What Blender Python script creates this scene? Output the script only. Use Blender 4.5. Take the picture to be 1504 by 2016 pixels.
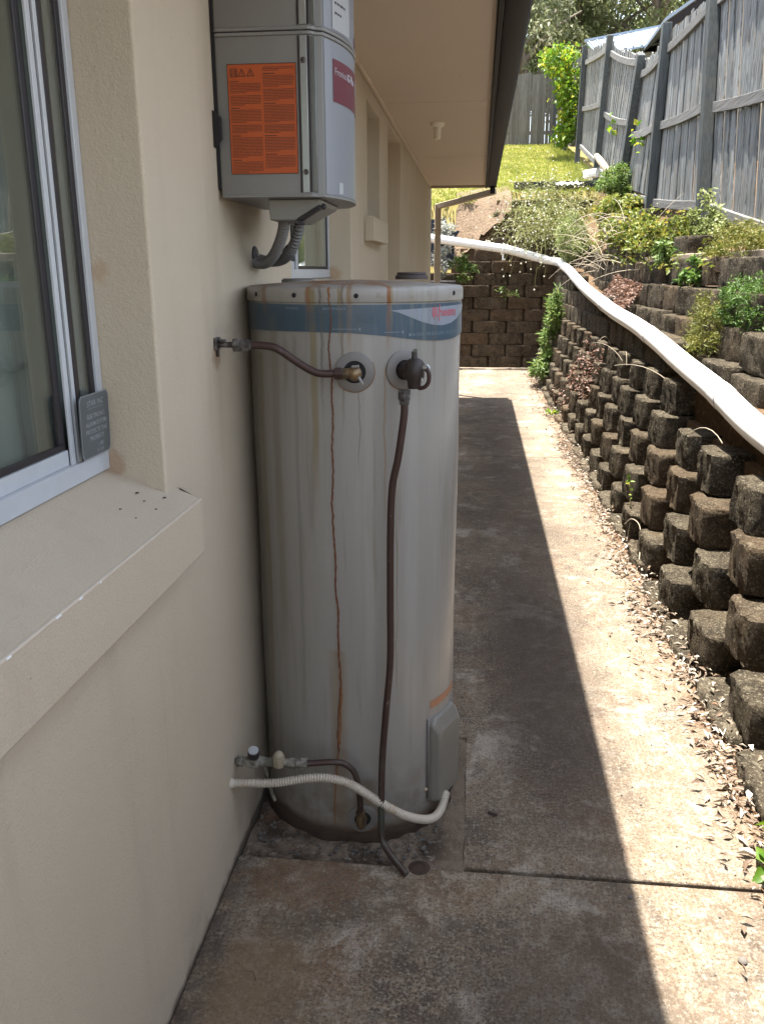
import bpy, bmesh, math, random
import numpy as np
from mathutils import Vector, Matrix

random.seed(7)
RNG = np.random.default_rng(11)
S = bpy.context.scene
for o in list(bpy.data.objects):
    bpy.data.objects.remove(o)
COL = S.collection
PI = math.pi

# ------------------------------------------------------------------ camera, sky, sun, exposure
YAW, PITCH, ROLL, CAM_H = 0.111344, 0.278218, -0.002385, 1.66
fwd = Vector((-math.sin(YAW) * math.cos(PITCH), math.cos(YAW) * math.cos(PITCH), -math.sin(PITCH)))
rgt = Vector((math.cos(YAW), math.sin(YAW), 0))
upv = rgt.cross(fwd)
r2 = rgt * math.cos(ROLL) + upv * math.sin(ROLL)
u2 = -rgt * math.sin(ROLL) + upv * math.cos(ROLL)
cd = bpy.data.cameras.new('camera')
cam = bpy.data.objects.new('camera', cd)
COL.objects.link(cam)
cam.matrix_world = Matrix(((r2.x, u2.x, -fwd.x, 0), (r2.y, u2.y, -fwd.y, 0), (r2.z, u2.z, -fwd.z, CAM_H), (0, 0, 0, 1)))
cd.sensor_fit = 'VERTICAL'
cd.sensor_height = 36
cd.lens = 36 * 1657.86 / 2016
cd.clip_start = 0.02
cd.clip_end = 600
S.camera = cam

W = bpy.data.worlds.new('World')
S.world = W
W.use_nodes = True
wn = W.node_tree.nodes
sky = wn.new('ShaderNodeTexSky')
sky.sky_type = 'NISHITA'
sky.sun_disc = False
sky.sun_elevation = math.radians(83.5)
sky.sun_rotation = math.radians(-84)
sky.altitude = 100
sky.air_density = 1.0
sky.dust_density = 1.0
sky.ozone_density = 1.0
hz = wn.new('ShaderNodeHueSaturation')          # thin bright cloud over the whole sky: paler than clear blue
hz.inputs['Saturation'].default_value = 0.5
W.node_tree.links.new(sky.outputs[0], hz.inputs['Color'])
W.node_tree.links.new(hz.outputs[0], wn['Background'].inputs[0])
wn['Background'].inputs[1].default_value = 0.15

sl = bpy.data.lights.new('sun', 'SUN')
sl.energy = 4.8
sl.angle = math.radians(0.53)
sl.color = (1.0, 0.95, 0.87)
sun = bpy.data.objects.new('sun', sl)
COL.objects.link(sun)
sun.rotation_euler = Vector((0.101, -0.06, -1)).to_track_quat('-Z', 'Y').to_euler()
sun.location = (-2, 5, 12)

S.view_settings.view_transform = 'Standard'
S.view_settings.look = 'None'
S.view_settings.gamma = 1
S.view_settings.use_curve_mapping = False
S.view_settings.exposure = 2.18
S.render.engine = 'CYCLES'
S.cycles.max_bounces = 8
S.cycles.diffuse_bounces = 5
S.cycles.transparent_max_bounces = 12
S.cycles.sample_clamp_indirect = 6
S.cycles.use_denoising = True


# ------------------------------------------------------------------ object helpers
def tag(o, label=None, cat=None, group=None, kind=None):
    if label: o['label'] = label
    if cat: o['category'] = cat
    if group: o['group'] = group
    if kind: o['kind'] = kind
    return o


def empty(name, loc=(0, 0, 0), label=None, cat=None, group=None):
    o = bpy.data.objects.new(name, None)
    o.empty_display_size = 0.1
    COL.objects.link(o)
    o.location = loc
    return tag(o, label, cat, group)


def link(name, me, mats=None, parent=None, loc=None):
    o = bpy.data.objects.new(name, me)
    COL.objects.link(o)
    if mats is not None:
        for m in (mats if isinstance(mats, (list, tuple)) else [mats]):
            if not me.materials or m.name not in me.materials:
                me.materials.append(m)
    if parent is not None:
        o.parent = parent
        o.location = -parent.location if loc is None else loc
    elif loc is not None:
        o.location = loc
    return o


class MB:
    """collects faces, then builds one mesh"""
    def __init__(s):
        s.v, s.f, s.m, s.uv = [], [], [], {}
        s.mi = 0

    def add(s, vs, fs):
        b = len(s.v)
        s.v += [tuple(p) for p in vs]
        for f in fs:
            s.f.append(tuple(b + i for i in f))
            s.m.append(s.mi)
        return b

    def box(s, x0, x1, y0, y1, z0, z1):
        vs = [(x0, y0, z0), (x1, y0, z0), (x1, y1, z0), (x0, y1, z0), (x0, y0, z1), (x1, y0, z1), (x1, y1, z1), (x0, y1, z1)]
        return s.add(vs, [(0, 3, 2, 1), (4, 5, 6, 7), (0, 1, 5, 4), (1, 2, 6, 5), (2, 3, 7, 6), (3, 0, 4, 7)])

    def bar(s, a, b, w, h, up=(0, 0, 1)):
        """box from a to b, w across, h along up"""
        a, b, up = Vector(a), Vector(b), Vector(up)
        d = (b - a).normalized()
        x = d.cross(up).normalized() * (w / 2)
        u = x.cross(d).normalized() * (h / 2)
        vs = [a - x - u, a + x - u, a + x + u, a - x + u, b - x - u, b + x - u, b + x + u, b - x + u]
        return s.add(vs, [(0, 3, 2, 1), (4, 5, 6, 7), (0, 1, 5, 4), (1, 2, 6, 5), (2, 3, 7, 6), (3, 0, 4, 7)])

    def tube(s, pts, r, n=12, cap=True, rf=None):
        pts = [Vector(p) for p in pts]
        N = len(pts)
        prev = None
        rings = []
        for i, p in enumerate(pts):
            t = (pts[min(i + 1, N - 1)] - pts[max(i - 1, 0)]).normalized()
            if prev is None:
                a = Vector((0, 0, 1)) if abs(t.z) < 0.9 else Vector((1, 0, 0))
                x = t.cross(a).normalized()
            else:
                x = (prev - t * prev.dot(t)).normalized()
            prev = x
            y = t.cross(x)
            rr = rf(i) if rf else (r[i] if isinstance(r, (list, tuple)) else r)
            rings.append([p + (x * math.cos(2 * PI * k / n) + y * math.sin(2 * PI * k / n)) * rr for k in range(n)])
        b = len(s.v)
        fs = []
        for i in range(N - 1):
            for k in range(n):
                fs.append((i * n + k, i * n + (k + 1) % n, (i + 1) * n + (k + 1) % n, (i + 1) * n + k))
        if cap:
            fs.append(tuple(range(n))[::-1])
            fs.append(tuple((N - 1) * n + k for k in range(n)))
        s.add([q for rg in rings for q in rg], fs)
        return b

    def disc(s, c, nrm, r0, r1, th, n=32):
        """annulus plate of thickness th, facing nrm"""
        c, nrm = Vector(c), Vector(nrm).normalized()
        a = Vector((0, 0, 1)) if abs(nrm.z) < 0.9 else Vector((1, 0, 0))
        x = nrm.cross(a).normalized()
        y = nrm.cross(x)
        vs = []
        for (rr, h) in ((r0, 0), (r1, 0), (r1, th * .6), (r1 - th * .6, th), (r0, th)):
            for k in range(n):
                t = 2 * PI * k / n
                vs.append(c + (x * math.cos(t) + y * math.sin(t)) * rr + nrm * h)
        fs = []
        for q in range(5):
            q2 = (q + 1) % 5
            for k in range(n):
                fs.append((q * n + k, q * n + (k + 1) % n, q2 * n + (k + 1) % n, q2 * n + k))
        return s.add(vs, fs)

    def sphere(s, c, r, n=10, m=6, sz=1.0):
        c = Vector(c)
        vs = [c + Vector((0, 0, r * sz))]
        for i in range(1, m):
            a = PI * i / m
            for k in range(n):
                t = 2 * PI * k / n
                vs.append(c + Vector((r * math.sin(a) * math.cos(t), r * math.sin(a) * math.sin(t), r * sz * math.cos(a))))
        vs.append(c - Vector((0, 0, r * sz)))
        fs = [(0, 1 + k, 1 + (k + 1) % n) for k in range(n)]
        for i in range(m - 2):
            for k in range(n):
                fs.append((1 + i * n + k, 1 + (i + 1) * n + k, 1 + (i + 1) * n + (k + 1) % n, 1 + i * n + (k + 1) % n))
        l = len(vs) - 1
        fs += [(l, 1 + (m - 2) * n + (k + 1) % n, 1 + (m - 2) * n + k) for k in range(n)]
        return s.add(vs, fs)

    def build(s, name, mats, parent=None, smooth=False, bevel=0, seg=2, angle=40, loc=None):
        me = bpy.data.meshes.new(name)
        me.from_pydata(s.v, [], s.f)
        mats = mats if isinstance(mats, (list, tuple)) else [mats]
        for m in mats: me.materials.append(m)
        if len(mats) > 1:
            me.polygons.foreach_set('material_index', s.m)
        bm = bmesh.new()
        bm.from_mesh(me)
        bmesh.ops.recalc_face_normals(bm, faces=bm.faces)
        if bevel:
            es = [e for e in bm.edges if len(e.link_faces) == 2 and e.calc_face_angle(0) > math.radians(30)]
            res = bmesh.ops.bevel(bm, geom=es, offset=bevel, segments=seg, affect='EDGES', profile=0.5, clamp_overlap=True)
            if not smooth:
                for f in bm.faces: f.smooth = False
                for f in res['faces']: f.smooth = True
        if smooth:
            for f in bm.faces: f.smooth = True
            for e in bm.edges:
                if len(e.link_faces) == 2 and e.calc_face_angle(0) > math.radians(angle): e.smooth = False
        bm.to_mesh(me)
        bm.free()
        return link(name, me, None, parent, loc)


def np_mesh(name, V, F, mat, parent=None, smooth=False):
    """V (n,3), F (m,k) arrays -> mesh object"""
    V = np.asarray(V, np.float32)
    F = np.asarray(F, np.int32)
    me = bpy.data.meshes.new(name)
    m, k = F.shape
    me.vertices.add(len(V))
    me.vertices.foreach_set('co', V.ravel())
    me.loops.add(m * k)
    me.loops.foreach_set('vertex_index', F.ravel())
    me.polygons.add(m)
    me.polygons.foreach_set('loop_start', np.arange(0, m * k, k, dtype=np.int32))
    me.polygons.foreach_set('loop_total', np.full(m, k, np.int32))
    if smooth:
        me.polygons.foreach_set('use_smooth', np.ones(m, bool))
    me.update(calc_edges=True)
    me.validate()
    me.materials.append(mat)
    return link(name, me, None, parent)


def spline(pts, n=8):
    """Catmull-Rom through points"""
    P = [Vector(p) for p in pts]
    P = [P[0] * 2 - P[1]] + P + [P[-1] * 2 - P[-2]]
    out = []
    for i in range(1, len(P) - 2):
        p0, p1, p2, p3 = P[i - 1:i + 3]
        for k in range(n):
            t = k / n
            out.append(0.5 * ((2 * p1) + (p2 - p0) * t + (2 * p0 - 5 * p1 + 4 * p2 - p3) * t * t + (3 * p1 - p0 - 3 * p2 + p3) * t ** 3))
    out.append(P[-2])
    return out


def interp(x, tab):
    xs = [a for a, b in tab]
    return float(np.interp(x, xs, [b for a, b in tab]))


# ------------------------------------------------------------------ material helpers
class NT:
    def __init__(s, name, rough=0.8, metal=0.0, spec=0.5):
        s.mat = bpy.data.materials.new(name)
        s.mat.use_nodes = True
        s.t = s.mat.node_tree
        s.n = s.t.nodes
        s.b = s.n['Principled BSDF']
        s.b.inputs['Roughness'].default_value = rough
        s.b.inputs['Metallic'].default_value = metal
        s.b.inputs['Specular IOR Level'].default_value = spec
        s._oc = None

    def new(s, t, **k):
        x = s.n.new(t)
        for a, v in k.items(): setattr(x, a, v)
        return x

    def l(s, a, b): s.t.links.new(a, b)

    def put(s, sock, v):
        if hasattr(v, 'links') or hasattr(v, 'is_output'): s.l(v, sock)
        elif isinstance(v, tuple) and len(v) == 3 and sock.type == 'RGBA': sock.default_value = (*v, 1)
        else: sock.default_value = v

    def oc(s):
        if s._oc is None: s._oc = s.new('ShaderNodeTexCoord').outputs['Object']
        return s._oc

    def rnd_oc(s):
        """object coordinates shifted by a random amount for each object"""
        oi = s.new('ShaderNodeObjectInfo')
        v = s.new('ShaderNodeVectorMath', operation='MULTIPLY_ADD')
        s.l(oi.outputs['Random'], v.inputs[0])
        v.inputs[1].default_value = (37.1, 19.7, 53.3)
        s.l(s.oc(), v.inputs[2])
        return v.outputs[0]

    def uv(s): return s.new('ShaderNodeTexCoord').outputs['UV']

    def xyz(s, v):
        x = s.new('ShaderNodeSeparateXYZ')
        s.l(v, x.inputs[0])
        return x.outputs

    def m(s, op, a, b=0.0, c=0.0, clamp=False):
        x = s.new('ShaderNodeMath', operation=op)
        x.use_clamp = clamp
        s.put(x.inputs[0], a); s.put(x.inputs[1], b); s.put(x.inputs[2], c)
        return x.outputs[0]

    def scale(s, v, sc):
        x = s.new('ShaderNodeVectorMath', operation='MULTIPLY')
        s.l(v, x.inputs[0]); x.inputs[1].default_value = sc
        return x.outputs[0]

    def noise(s, scale=5, detail=4, rough=0.55, v=None, dist=0.0):
        x = s.new('ShaderNodeTexNoise')
        s.l(v if v is not None else s.oc(), x.inputs['Vector'])
        x.inputs['Scale'].default_value = scale
        x.inputs['Detail'].default_value = detail
        x.inputs['Roughness'].default_value = rough
        x.inputs['Distortion'].default_value = dist
        return x.outputs['Fac']

    def vor(s, scale=5, v=None, feature='F1', out='Distance'):
        x = s.new('ShaderNodeTexVoronoi', feature=feature)
        s.l(v if v is not None else s.oc(), x.inputs['Vector'])
        x.inputs['Scale'].default_value = scale
        return x.outputs[out]

    def ramp(s, fac, stops):
        x = s.new('ShaderNodeValToRGB')
        s.l(fac, x.inputs[0])
        e = x.color_ramp.elements
        while len(e) < len(stops): e.new(0.5)
        for i, (p, c) in enumerate(stops):
            e[i].position = p
            e[i].color = (c, c, c, 1) if isinstance(c, (int, float)) else (*c, 1)
        return x.outputs[0]

    def step(s, v, a, b):
        """smoothstep of v from a (0) to b (1)"""
        x = s.new('ShaderNodeMapRange', interpolation_type='SMOOTHSTEP')
        s.put(x.inputs['Value'], v)
        if a < b:
            x.inputs['From Min'].default_value, x.inputs['From Max'].default_value = a, b
        else:
            x.inputs['From Min'].default_value, x.inputs['From Max'].default_value = b, a
            x.inputs['To Min'].default_value, x.inputs['To Max'].default_value = 1, 0
        return x.outputs[0]

    def mix(s, fac, a, b, mode='MIX'):
        x = s.new('ShaderNodeMix', data_type='RGBA', blend_type=mode)
        s.put(x.inputs['Factor'], fac)
        s.put(x.inputs[6], a); s.put(x.inputs[7], b)
        return x.outputs[2]

    def blob(s, cx, cy, rx, ry, edge=0.35, nz=None, amp=0.5):
        """soft patch in the XY plane with a ragged edge"""
        o = s.xyz(s.oc())
        dx = s.m('DIVIDE', s.m('SUBTRACT', o[0], cx), rx)
        dy = s.m('DIVIDE', s.m('SUBTRACT', o[1], cy), ry)
        d = s.m('SQRT', s.m('ADD', s.m('MULTIPLY', dx, dx), s.m('MULTIPLY', dy, dy)))
        if nz is not None: d = s.m('ADD', d, s.m('MULTIPLY', s.m('SUBTRACT', nz, 0.5), amp * 2))
        return s.step(d, 1.0 + edge, 1.0 - edge)

    def bump(s, h, strength=0.5, dist=0.01, prev=None):
        x = s.new('ShaderNodeBump')
        s.l(h, x.inputs['Height'])
        x.inputs['Strength'].default_value = strength
        x.inputs['Distance'].default_value = dist
        if prev is not None: s.l(prev, x.inputs['Normal'])
        s.l(x.outputs[0], s.b.inputs['Normal'])
        return x.outputs[0]

    def col(s, v): s.put(s.b.inputs['Base Color'], v)
    def rough(s, v): s.put(s.b.inputs['Roughness'], v)


def simple(name, c, rough=0.6, metal=0.0, var=0.15, sc=30, bump=0.0, spec=0.5):
    t = NT(name, rough, metal, spec)
    n = t.noise(sc, 4)
    d = tuple(x * (1 - var) for x in c)
    e = tuple(min(1, x * (1 + var)) for x in c)
    t.col(t.mix(n, d, e))
    if bump: t.bump(t.noise(sc * 3, 3), bump, 0.004)
    return t.mat


# --- render on the house walls
t = NT('painted_render', 0.85, spec=0.3)
n1 = t.noise(1.3, 4); n2 = t.noise(210, 3, 0.65); n3 = t.noise(55, 3)
c = t.mix(n1, (0.415, 0.348, 0.258), (0.485, 0.417, 0.318))
vst = t.noise(4.5, 5, 0.6, t.scale(t.oc(), (1, 1, 0.12)))
c = t.mix(t.m('MULTIPLY', t.step(vst, 0.52, 0.72), 0.22), c, (0.26, 0.21, 0.155))
c = t.mix(t.m('MULTIPLY', t.step(t.noise(0.9, 5, 0.65), 0.5, 0.68), 0.2), c, (0.52, 0.45, 0.37))
speck = t.step(t.vor(34), 0.06, 0.03)
c = t.mix(t.m('MULTIPLY', speck, t.step(t.noise(3.1, 2), 0.5, 0.62)), c, (0.14, 0.11, 0.09))
o = t.xyz(t.oc())
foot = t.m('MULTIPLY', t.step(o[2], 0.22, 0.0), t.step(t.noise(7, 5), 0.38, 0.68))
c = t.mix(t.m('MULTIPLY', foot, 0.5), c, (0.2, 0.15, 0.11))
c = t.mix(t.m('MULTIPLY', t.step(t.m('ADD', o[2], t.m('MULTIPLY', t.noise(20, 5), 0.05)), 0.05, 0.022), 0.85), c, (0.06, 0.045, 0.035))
# rust bleeding at the corner of the window reveal
def ball(t, p, r, nz, amp=0.8):
    q = t.new('ShaderNodeVectorMath', operation='DISTANCE')
    t.l(t.oc(), q.inputs[0]); q.inputs[1].default_value = p
    d = t.m('ADD', t.m('DIVIDE', q.outputs['Value'], r), t.m('MULTIPLY', t.m('SUBTRACT', nz, 0.5), amp * 2))
    return t.step(d, 1.3, 0.5)
nz = t.noise(28, 5)
c = t.mix(t.m('MULTIPLY', ball(t, (-0.775, 1.712, 1.262), 0.026, nz, 1.3), 0.42), c, (0.27, 0.12, 0.045))
c = t.mix(t.m('MULTIPLY', ball(t, (-0.768, 1.712, 1.66), 0.022, nz, 1.3), 0.3), c, (0.33, 0.16, 0.06))
c = t.mix(t.m('MULTIPLY', ball(t, (-0.76, 4.52, 1.65), 0.04, nz), 0.5), c, (0.33, 0.17, 0.07))
c = t.mix(t.m('MULTIPLY', ball(t, (-0.66, 2.114, 1.455), 0.035, nz), 0.6), c, (0.25, 0.15, 0.08))
t.col(c)
b = t.bump(n2, 0.5, 0.005)
t.bump(n3, 0.16, 0.008, b)
M_RENDER = t.mat

t = NT('soffit_paint', 0.75, spec=0.3)
c = t.mix(t.noise(1.1, 5), (0.50, 0.41, 0.318), (0.56, 0.466, 0.37))
o = t.xyz(t.oc())
c = t.mix(t.m('MULTIPLY', t.step(t.vor(9), 0.045, 0.025), t.step(t.noise(2.3, 2), 0.52, 0.6)), c, (0.2, 0.15, 0.1))
t.col(c)
t.bump(t.noise(90, 3), 0.08, 0.004)
M_SOFFIT = t.mat

M_BROWN = simple('brown_colour_steel', (0.016, 0.013, 0.0125), 0.6, 0, 0.25, 6, 0, 0.15)
M_CREAM = simple('cream_downpipe', (0.36, 0.29, 0.21), 0.5, 0, 0.1, 8)
M_WHITE_AL = simple('white_window_aluminium', (0.44, 0.46, 0.48), 0.35, 0, 0.1, 25)
M_BLACK = simple('black_rubber_seal', (0.018, 0.014, 0.016), 0.5, 0, 0.3, 30)
M_GREYPL = simple('grey_plastic_conduit', (0.14, 0.137, 0.133), 0.5, 0, 0.12, 40)
M_ROOM = simple('dim_room_lining', (0.5, 0.48, 0.44), 0.9, 0, 0.1, 2)
M_CURTAIN = simple('grey_green_curtain', (0.14, 0.158, 0.138), 0.9, 0, 0.06, 14)
M_LAMP = simple('cream_lamp_plastic', (0.7, 0.66, 0.56), 0.4, 0, 0.05, 20)
M_ROOFTILE = simple('dark_roof_sheet', (0.09, 0.085, 0.085), 0.5, 0, 0.2, 3)

t = NT('window_glass', 0.02)
g = t.new('ShaderNodeBsdfGlossy'); g.inputs['Roughness'].default_value = 0.015
g.inputs['Color'].default_value = (0.95, 1, 0.97, 1)
tr = t.new('ShaderNodeBsdfTransparent'); tr.inputs['Color'].default_value = (0.98, 1, 0.985, 1)
ge = t.new('ShaderNodeNewGeometry')
dt = t.new('ShaderNodeVectorMath', operation='DOT_PRODUCT')
t.l(ge.outputs['Incoming'], dt.inputs[0]); t.l(ge.outputs['Normal'], dt.inputs[1])
k1 = t.m('SUBTRACT', 1.0, t.m('ABSOLUTE', dt.outputs['Value']), clamp=True)
fr = t.m('ADD', 0.07, t.m('MULTIPLY', t.m('POWER', k1, 4.0), 0.9))
mx = t.new('ShaderNodeMixShader')
t.l(fr, mx.inputs[0]); t.l(tr.outputs[0], mx.inputs[1]); t.l(g.outputs[0], mx.inputs[2])
t.l(mx.outputs[0], t.n['Material Output'].inputs['Surface'])
M_GLASS = t.mat

# --- the heater's paint with its stains; uv = (arc length from phi 0, height)
TR = 0.303


def streaks(t, base, extra=1.0):
    u = t.xyz(t.uv())
    U, V = u[0], u[1]
    comb = t.new('ShaderNodeCombineXYZ'); t.l(V, comb.inputs[0])
    wig = t.noise(9, 3, 0.6, comb.outputs[0])
    vs = t.scale(t.uv(), (1, 0.06, 1))
    broad = t.noise(26, 4, 0.6, vs)
    fine = t.noise(95, 3, 0.6, t.scale(t.uv(), (1, 0.03, 1)))
    c = base
    c = t.mix(t.m('MULTIPLY', t.step(broad, 0.52, 0.72), 0.38), c, (0.105, 0.085, 0.05))
    c = t.mix(t.m('MULTIPLY', t.step(broad, 0.45, 0.25), 0.4), c, t.mix(0.3, base, (0.4, 0.4, 0.4)))
    c = t.mix(t.m('MULTIPLY', t.step(fine, 0.58, 0.74), 0.25), c, (0.15, 0.135, 0.10))
    # (phi deg, half width m, v bottom, v top, colour, strength, wiggle)
    L = [(24.2, .0055, 1.44, 1.70, (0.30, 0.115, 0.03), .85, .004), (25.6, .003, 1.45, 1.70, (0.34, 0.26, 0.12), .6, .004),
         (22.2, .003, 0.95, 1.42, (0.33, 0.19, 0.07), .5, .006),
         (-13.3, .010, 1.0, 1.62, (0.27, 0.2, 0.07), .6, .004), (-15.4, .006, 1.5, 1.66, (0.3, 0.12, 0.03), .6, .004), (-9.0, .0035, 1.25, 1.62, (0.13, 0.12, 0.09), .55, .010),
         (-51.7, .014, 0.2, 1.45, (0.26, 0.2, 0.09), .5, .006), (-44.0, .010, 1.5, 1.66, (0.27, 0.13, 0.05), .5, .004), (-38, .016, 0.5, 1.55, (0.22, 0.19, 0.12), .4, .006),
         (-60, .03, -.1, 1.6, (0.2, 0.165, 0.1), .4, .01), (1.6, .0035, 1.2, 1.66, (0.16, 0.10, 0.05), .55, .006), (0.2, .004, 1.46, 1.62, (0.28, 0.19, 0.07), .6, .004),
         (5.0, .006, 1.43, 1.66, (0.3, 0.16, 0.05), .55, .005), (9.3, .0014, 1.1, 1.36, (0.12, 0.11, 0.09), .6, .008),
         (36.5, .006, 1.46, 1.66, (0.35, 0.36, 0.27), .4, .003), (44, .007, 1.2, 1.62, (0.4, 0.42, 0.33), .35, .003), (29.1, .0012, 0.35, 1.2, (0.24, 0.2, 0.13), .5, .012),
         (-24, .006, 0.3, 1.5, (0.24, 0.23, 0.19), .45, .004), (14, .012, 0.4, 1.5, (0.56, 0.54, 0.5), .25, .004), (38, .02, 0.2, 1.4, (0.56, 0.55, 0.52), .25, .004),
         (-3.5, .022, -.1, 0.62, (0.29, 0.19, 0.09), .45, .01), (10, .03, -.1, 0.2, (0.24, 0.16, 0.08), .5, .01)]
    for i, (ph, w, v0, v1, cc, k, wg) in enumerate(L):
        uc = math.radians(ph) * TR
        d = t.m('ABSOLUTE', t.m('SUBTRACT', t.m('SUBTRACT', U, uc), t.m('MULTIPLY', t.m('SUBTRACT', wig, 0.5), wg * (3 if i % 2 else -3))))
        a = t.step(d, w * 1.5, w * 0.4)
        fade = t.m('MULTIPLY', t.step(V, v0, v0 + min(.25, (v1 - v0) * .5)), t.step(V, v1 + .01, v1 - .01))
        a = t.m('MULTIPLY', t.m('MULTIPLY', a, fade), k * extra)
        c = t.mix(a, c, tuple(x * 0.6 for x in cc))
    # grime towards the rusty foot
    nz = t.noise(16, 5)
    low = t.m('MULTIPLY', t.step(V, 0.34, 0.0), t.step(nz, 0.3, 0.75))
    c = t.mix(t.m('MULTIPLY', low, 0.75), c, (0.095, 0.062, 0.03))
    foot = t.step(t.m('ADD', V, t.m('MULTIPLY', nz, 0.07)), 0.095, 0.055)
    c = t.mix(t.m('MULTIPLY', foot, 0.85), c, (0.05, 0.026, 0.014))
    return c


def tank_paint(name, base, rough=0.42, extra=1.0):
    t = NT(name, rough, spec=0.5)
    t.col(streaks(t, base, extra))
    t.rough(t.m('ADD', t.m('MULTIPLY', t.noise(20, 4), 0.25), rough - 0.1))
    t.bump(t.noise(7, 2, v=t.scale(t.uv(), (1.0, 0.5, 1))), 0.05, 0.01)
    return t.mat


M_TANK = tank_paint('heater_grey_enamel', (0.235, 0.222, 0.2), 0.34)
M_BAND = tank_paint('heater_blue_band', (0.034, 0.063, 0.09), 0.36, 0.6)
M_SWOOSH = tank_paint('heater_pale_logo_panel', (0.19, 0.215, 0.25), 0.36, 0.4)

t = NT('heater_lid_enamel', 0.45)
base = streaks(t, (0.245, 0.232, 0.21), 1.3)
nz = t.noise(7, 6, 0.65, dist=0.6)
o = t.xyz(t.oc())
topm = t.step(o[2], 1.618, 1.626)
c = t.mix(t.m('MULTIPLY', topm, t.m('MULTIPLY', t.step(nz, 0.42, 0.62), t.step(o[0], -0.12, -0.35))), base, (0.17, 0.07, 0.025))
c = t.mix(t.m('MULTIPLY', t.step(t.noise(30, 4), 0.58, 0.72), 0.5), c, (0.13, 0.07, 0.035))
t.col(c)
M_LID = t.mat

M_RUST = simple('dark_rust_run', (0.12, 0.04, 0.014), 0.8, 0, 0.4, 60)
M_RUST2 = simple('orange_rust_run', (0.2, 0.08, 0.022), 0.8, 0, 0.4, 60)
M_RUSTBASE = simple('rusted_steel_foot', (0.035, 0.02, 0.012), 0.9, 0, 0.5, 25, 0.4)
M_ESC = simple('grey_flange_cover', (0.15, 0.138, 0.126), 0.5, 0, 0.12, 30)
M_HOLE = simple('dark_opening', (0.012, 0.011, 0.011), 0.9, 0, 0.3, 20)
t = NT('oxidised_copper', 0.5, 0.35)
c = t.mix(t.noise(14, 5), (0.034, 0.0165, 0.0135), (0.058, 0.032, 0.026))
o = t.xyz(t.oc())
c = t.mix(t.m('MULTIPLY', t.step(o[2], 0.5, 0.1), t.step(t.noise(18, 5), 0.4, 0.65)), c, (0.055, 0.06, 0.045))
c = t.mix(t.step(t.noise(60, 3), 0.66, 0.74), c, (0.12, 0.10, 0.085))
t.col(c)
M_COPPER = t.mat
t = NT('weathered_brass', 0.4, 0.55)
t.col(t.mix(t.step(t.noise(35, 4), 0.4, 0.65), (0.2, 0.135, 0.07), (0.085, 0.065, 0.045)))
M_BRASS = t.mat
t = NT('tarnished_fitting', 0.55, 0.3)
t.col(t.mix(t.step(t.noise(45, 5), 0.42, 0.66), (0.042, 0.034, 0.03), (0.15, 0.14, 0.132)))
M_TARN = t.mat
t = NT('limescaled_valve', 0.7, 0.1)
t.col(t.mix(t.step(t.noise(40, 5), 0.4, 0.62), (0.08, 0.077, 0.057), (0.23, 0.215, 0.18)))
M_SCALE = t.mat
t = NT('aged_white_conduit', 0.5)
c = t.mix(t.step(t.noise(11, 5), 0.48, 0.75), (0.42, 0.375, 0.305), (0.28, 0.19, 0.1))
t.col(c)
M_CONDUIT = t.mat
M_SILVER = simple('silver_lever', (0.38, 0.38, 0.38), 0.3, 0.6, 0.2, 40)
M_INV = simple('inverter_grey_panel', (0.175, 0.173, 0.163), 0.42, 0, 0.06, 8)
M_INVF = simple('inverter_silver_front', (0.235, 0.245, 0.265), 0.36, 0.25, 0.05, 6)
M_INVRAIL = simple('inverter_alloy_rail', (0.3, 0.315, 0.305), 0.3, 0.5, 0.08, 20)
M_INVBOX = simple('inverter_cable_box', (0.2, 0.2, 0.18), 0.5, 0, 0.06, 15)
M_ORANGE = simple('orange_label_film', (0.36, 0.062, 0.006), 0.5, 0, 0.05, 10)
M_LBLACK = simple('label_black_print', (0.06, 0.018, 0.008), 0.6, 0, 0.1, 20)
M_BADGE = simple('dark_red_badge', (0.11, 0.012, 0.022), 0.4, 0, 0.08, 10)
M_PRINTW = simple('white_print', (0.42, 0.42, 0.44), 0.5, 0, 0.05, 20)
M_PRINTG = simple('faded_white_print', (0.15, 0.19, 0.22), 0.5, 0, 0.2, 90)
M_PRINTF = simple('faint_white_print', (0.05, 0.085, 0.11), 0.5, 0, 0.3, 90)
M_PRINTR = simple('faded_red_print', (0.36, 0.085, 0.115), 0.5, 0, 0.1, 40)
M_LABELW = simple('white_label_paper', (0.33, 0.34, 0.34), 0.5, 0, 0.05, 20)
M_PRINTK = simple('black_print', (0.04, 0.04, 0.045), 0.6, 0, 0.1, 20)
M_STICK = simple('faded_orange_sticker', (0.32, 0.15, 0.085), 0.5, 0, 0.15, 30)
M_SIGN = simple('grey_alarm_plate', (0.075, 0.088, 0.092), 0.45, 0, 0.2, 12)
M_SIGNT = simple('worn_sign_print', (0.24, 0.26, 0.27), 0.6, 0, 0.5, 70)
M_SIGNE = simple('sign_chipped_edge', (0.22, 0.22, 0.23), 0.6, 0, 0.3, 50)

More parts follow.
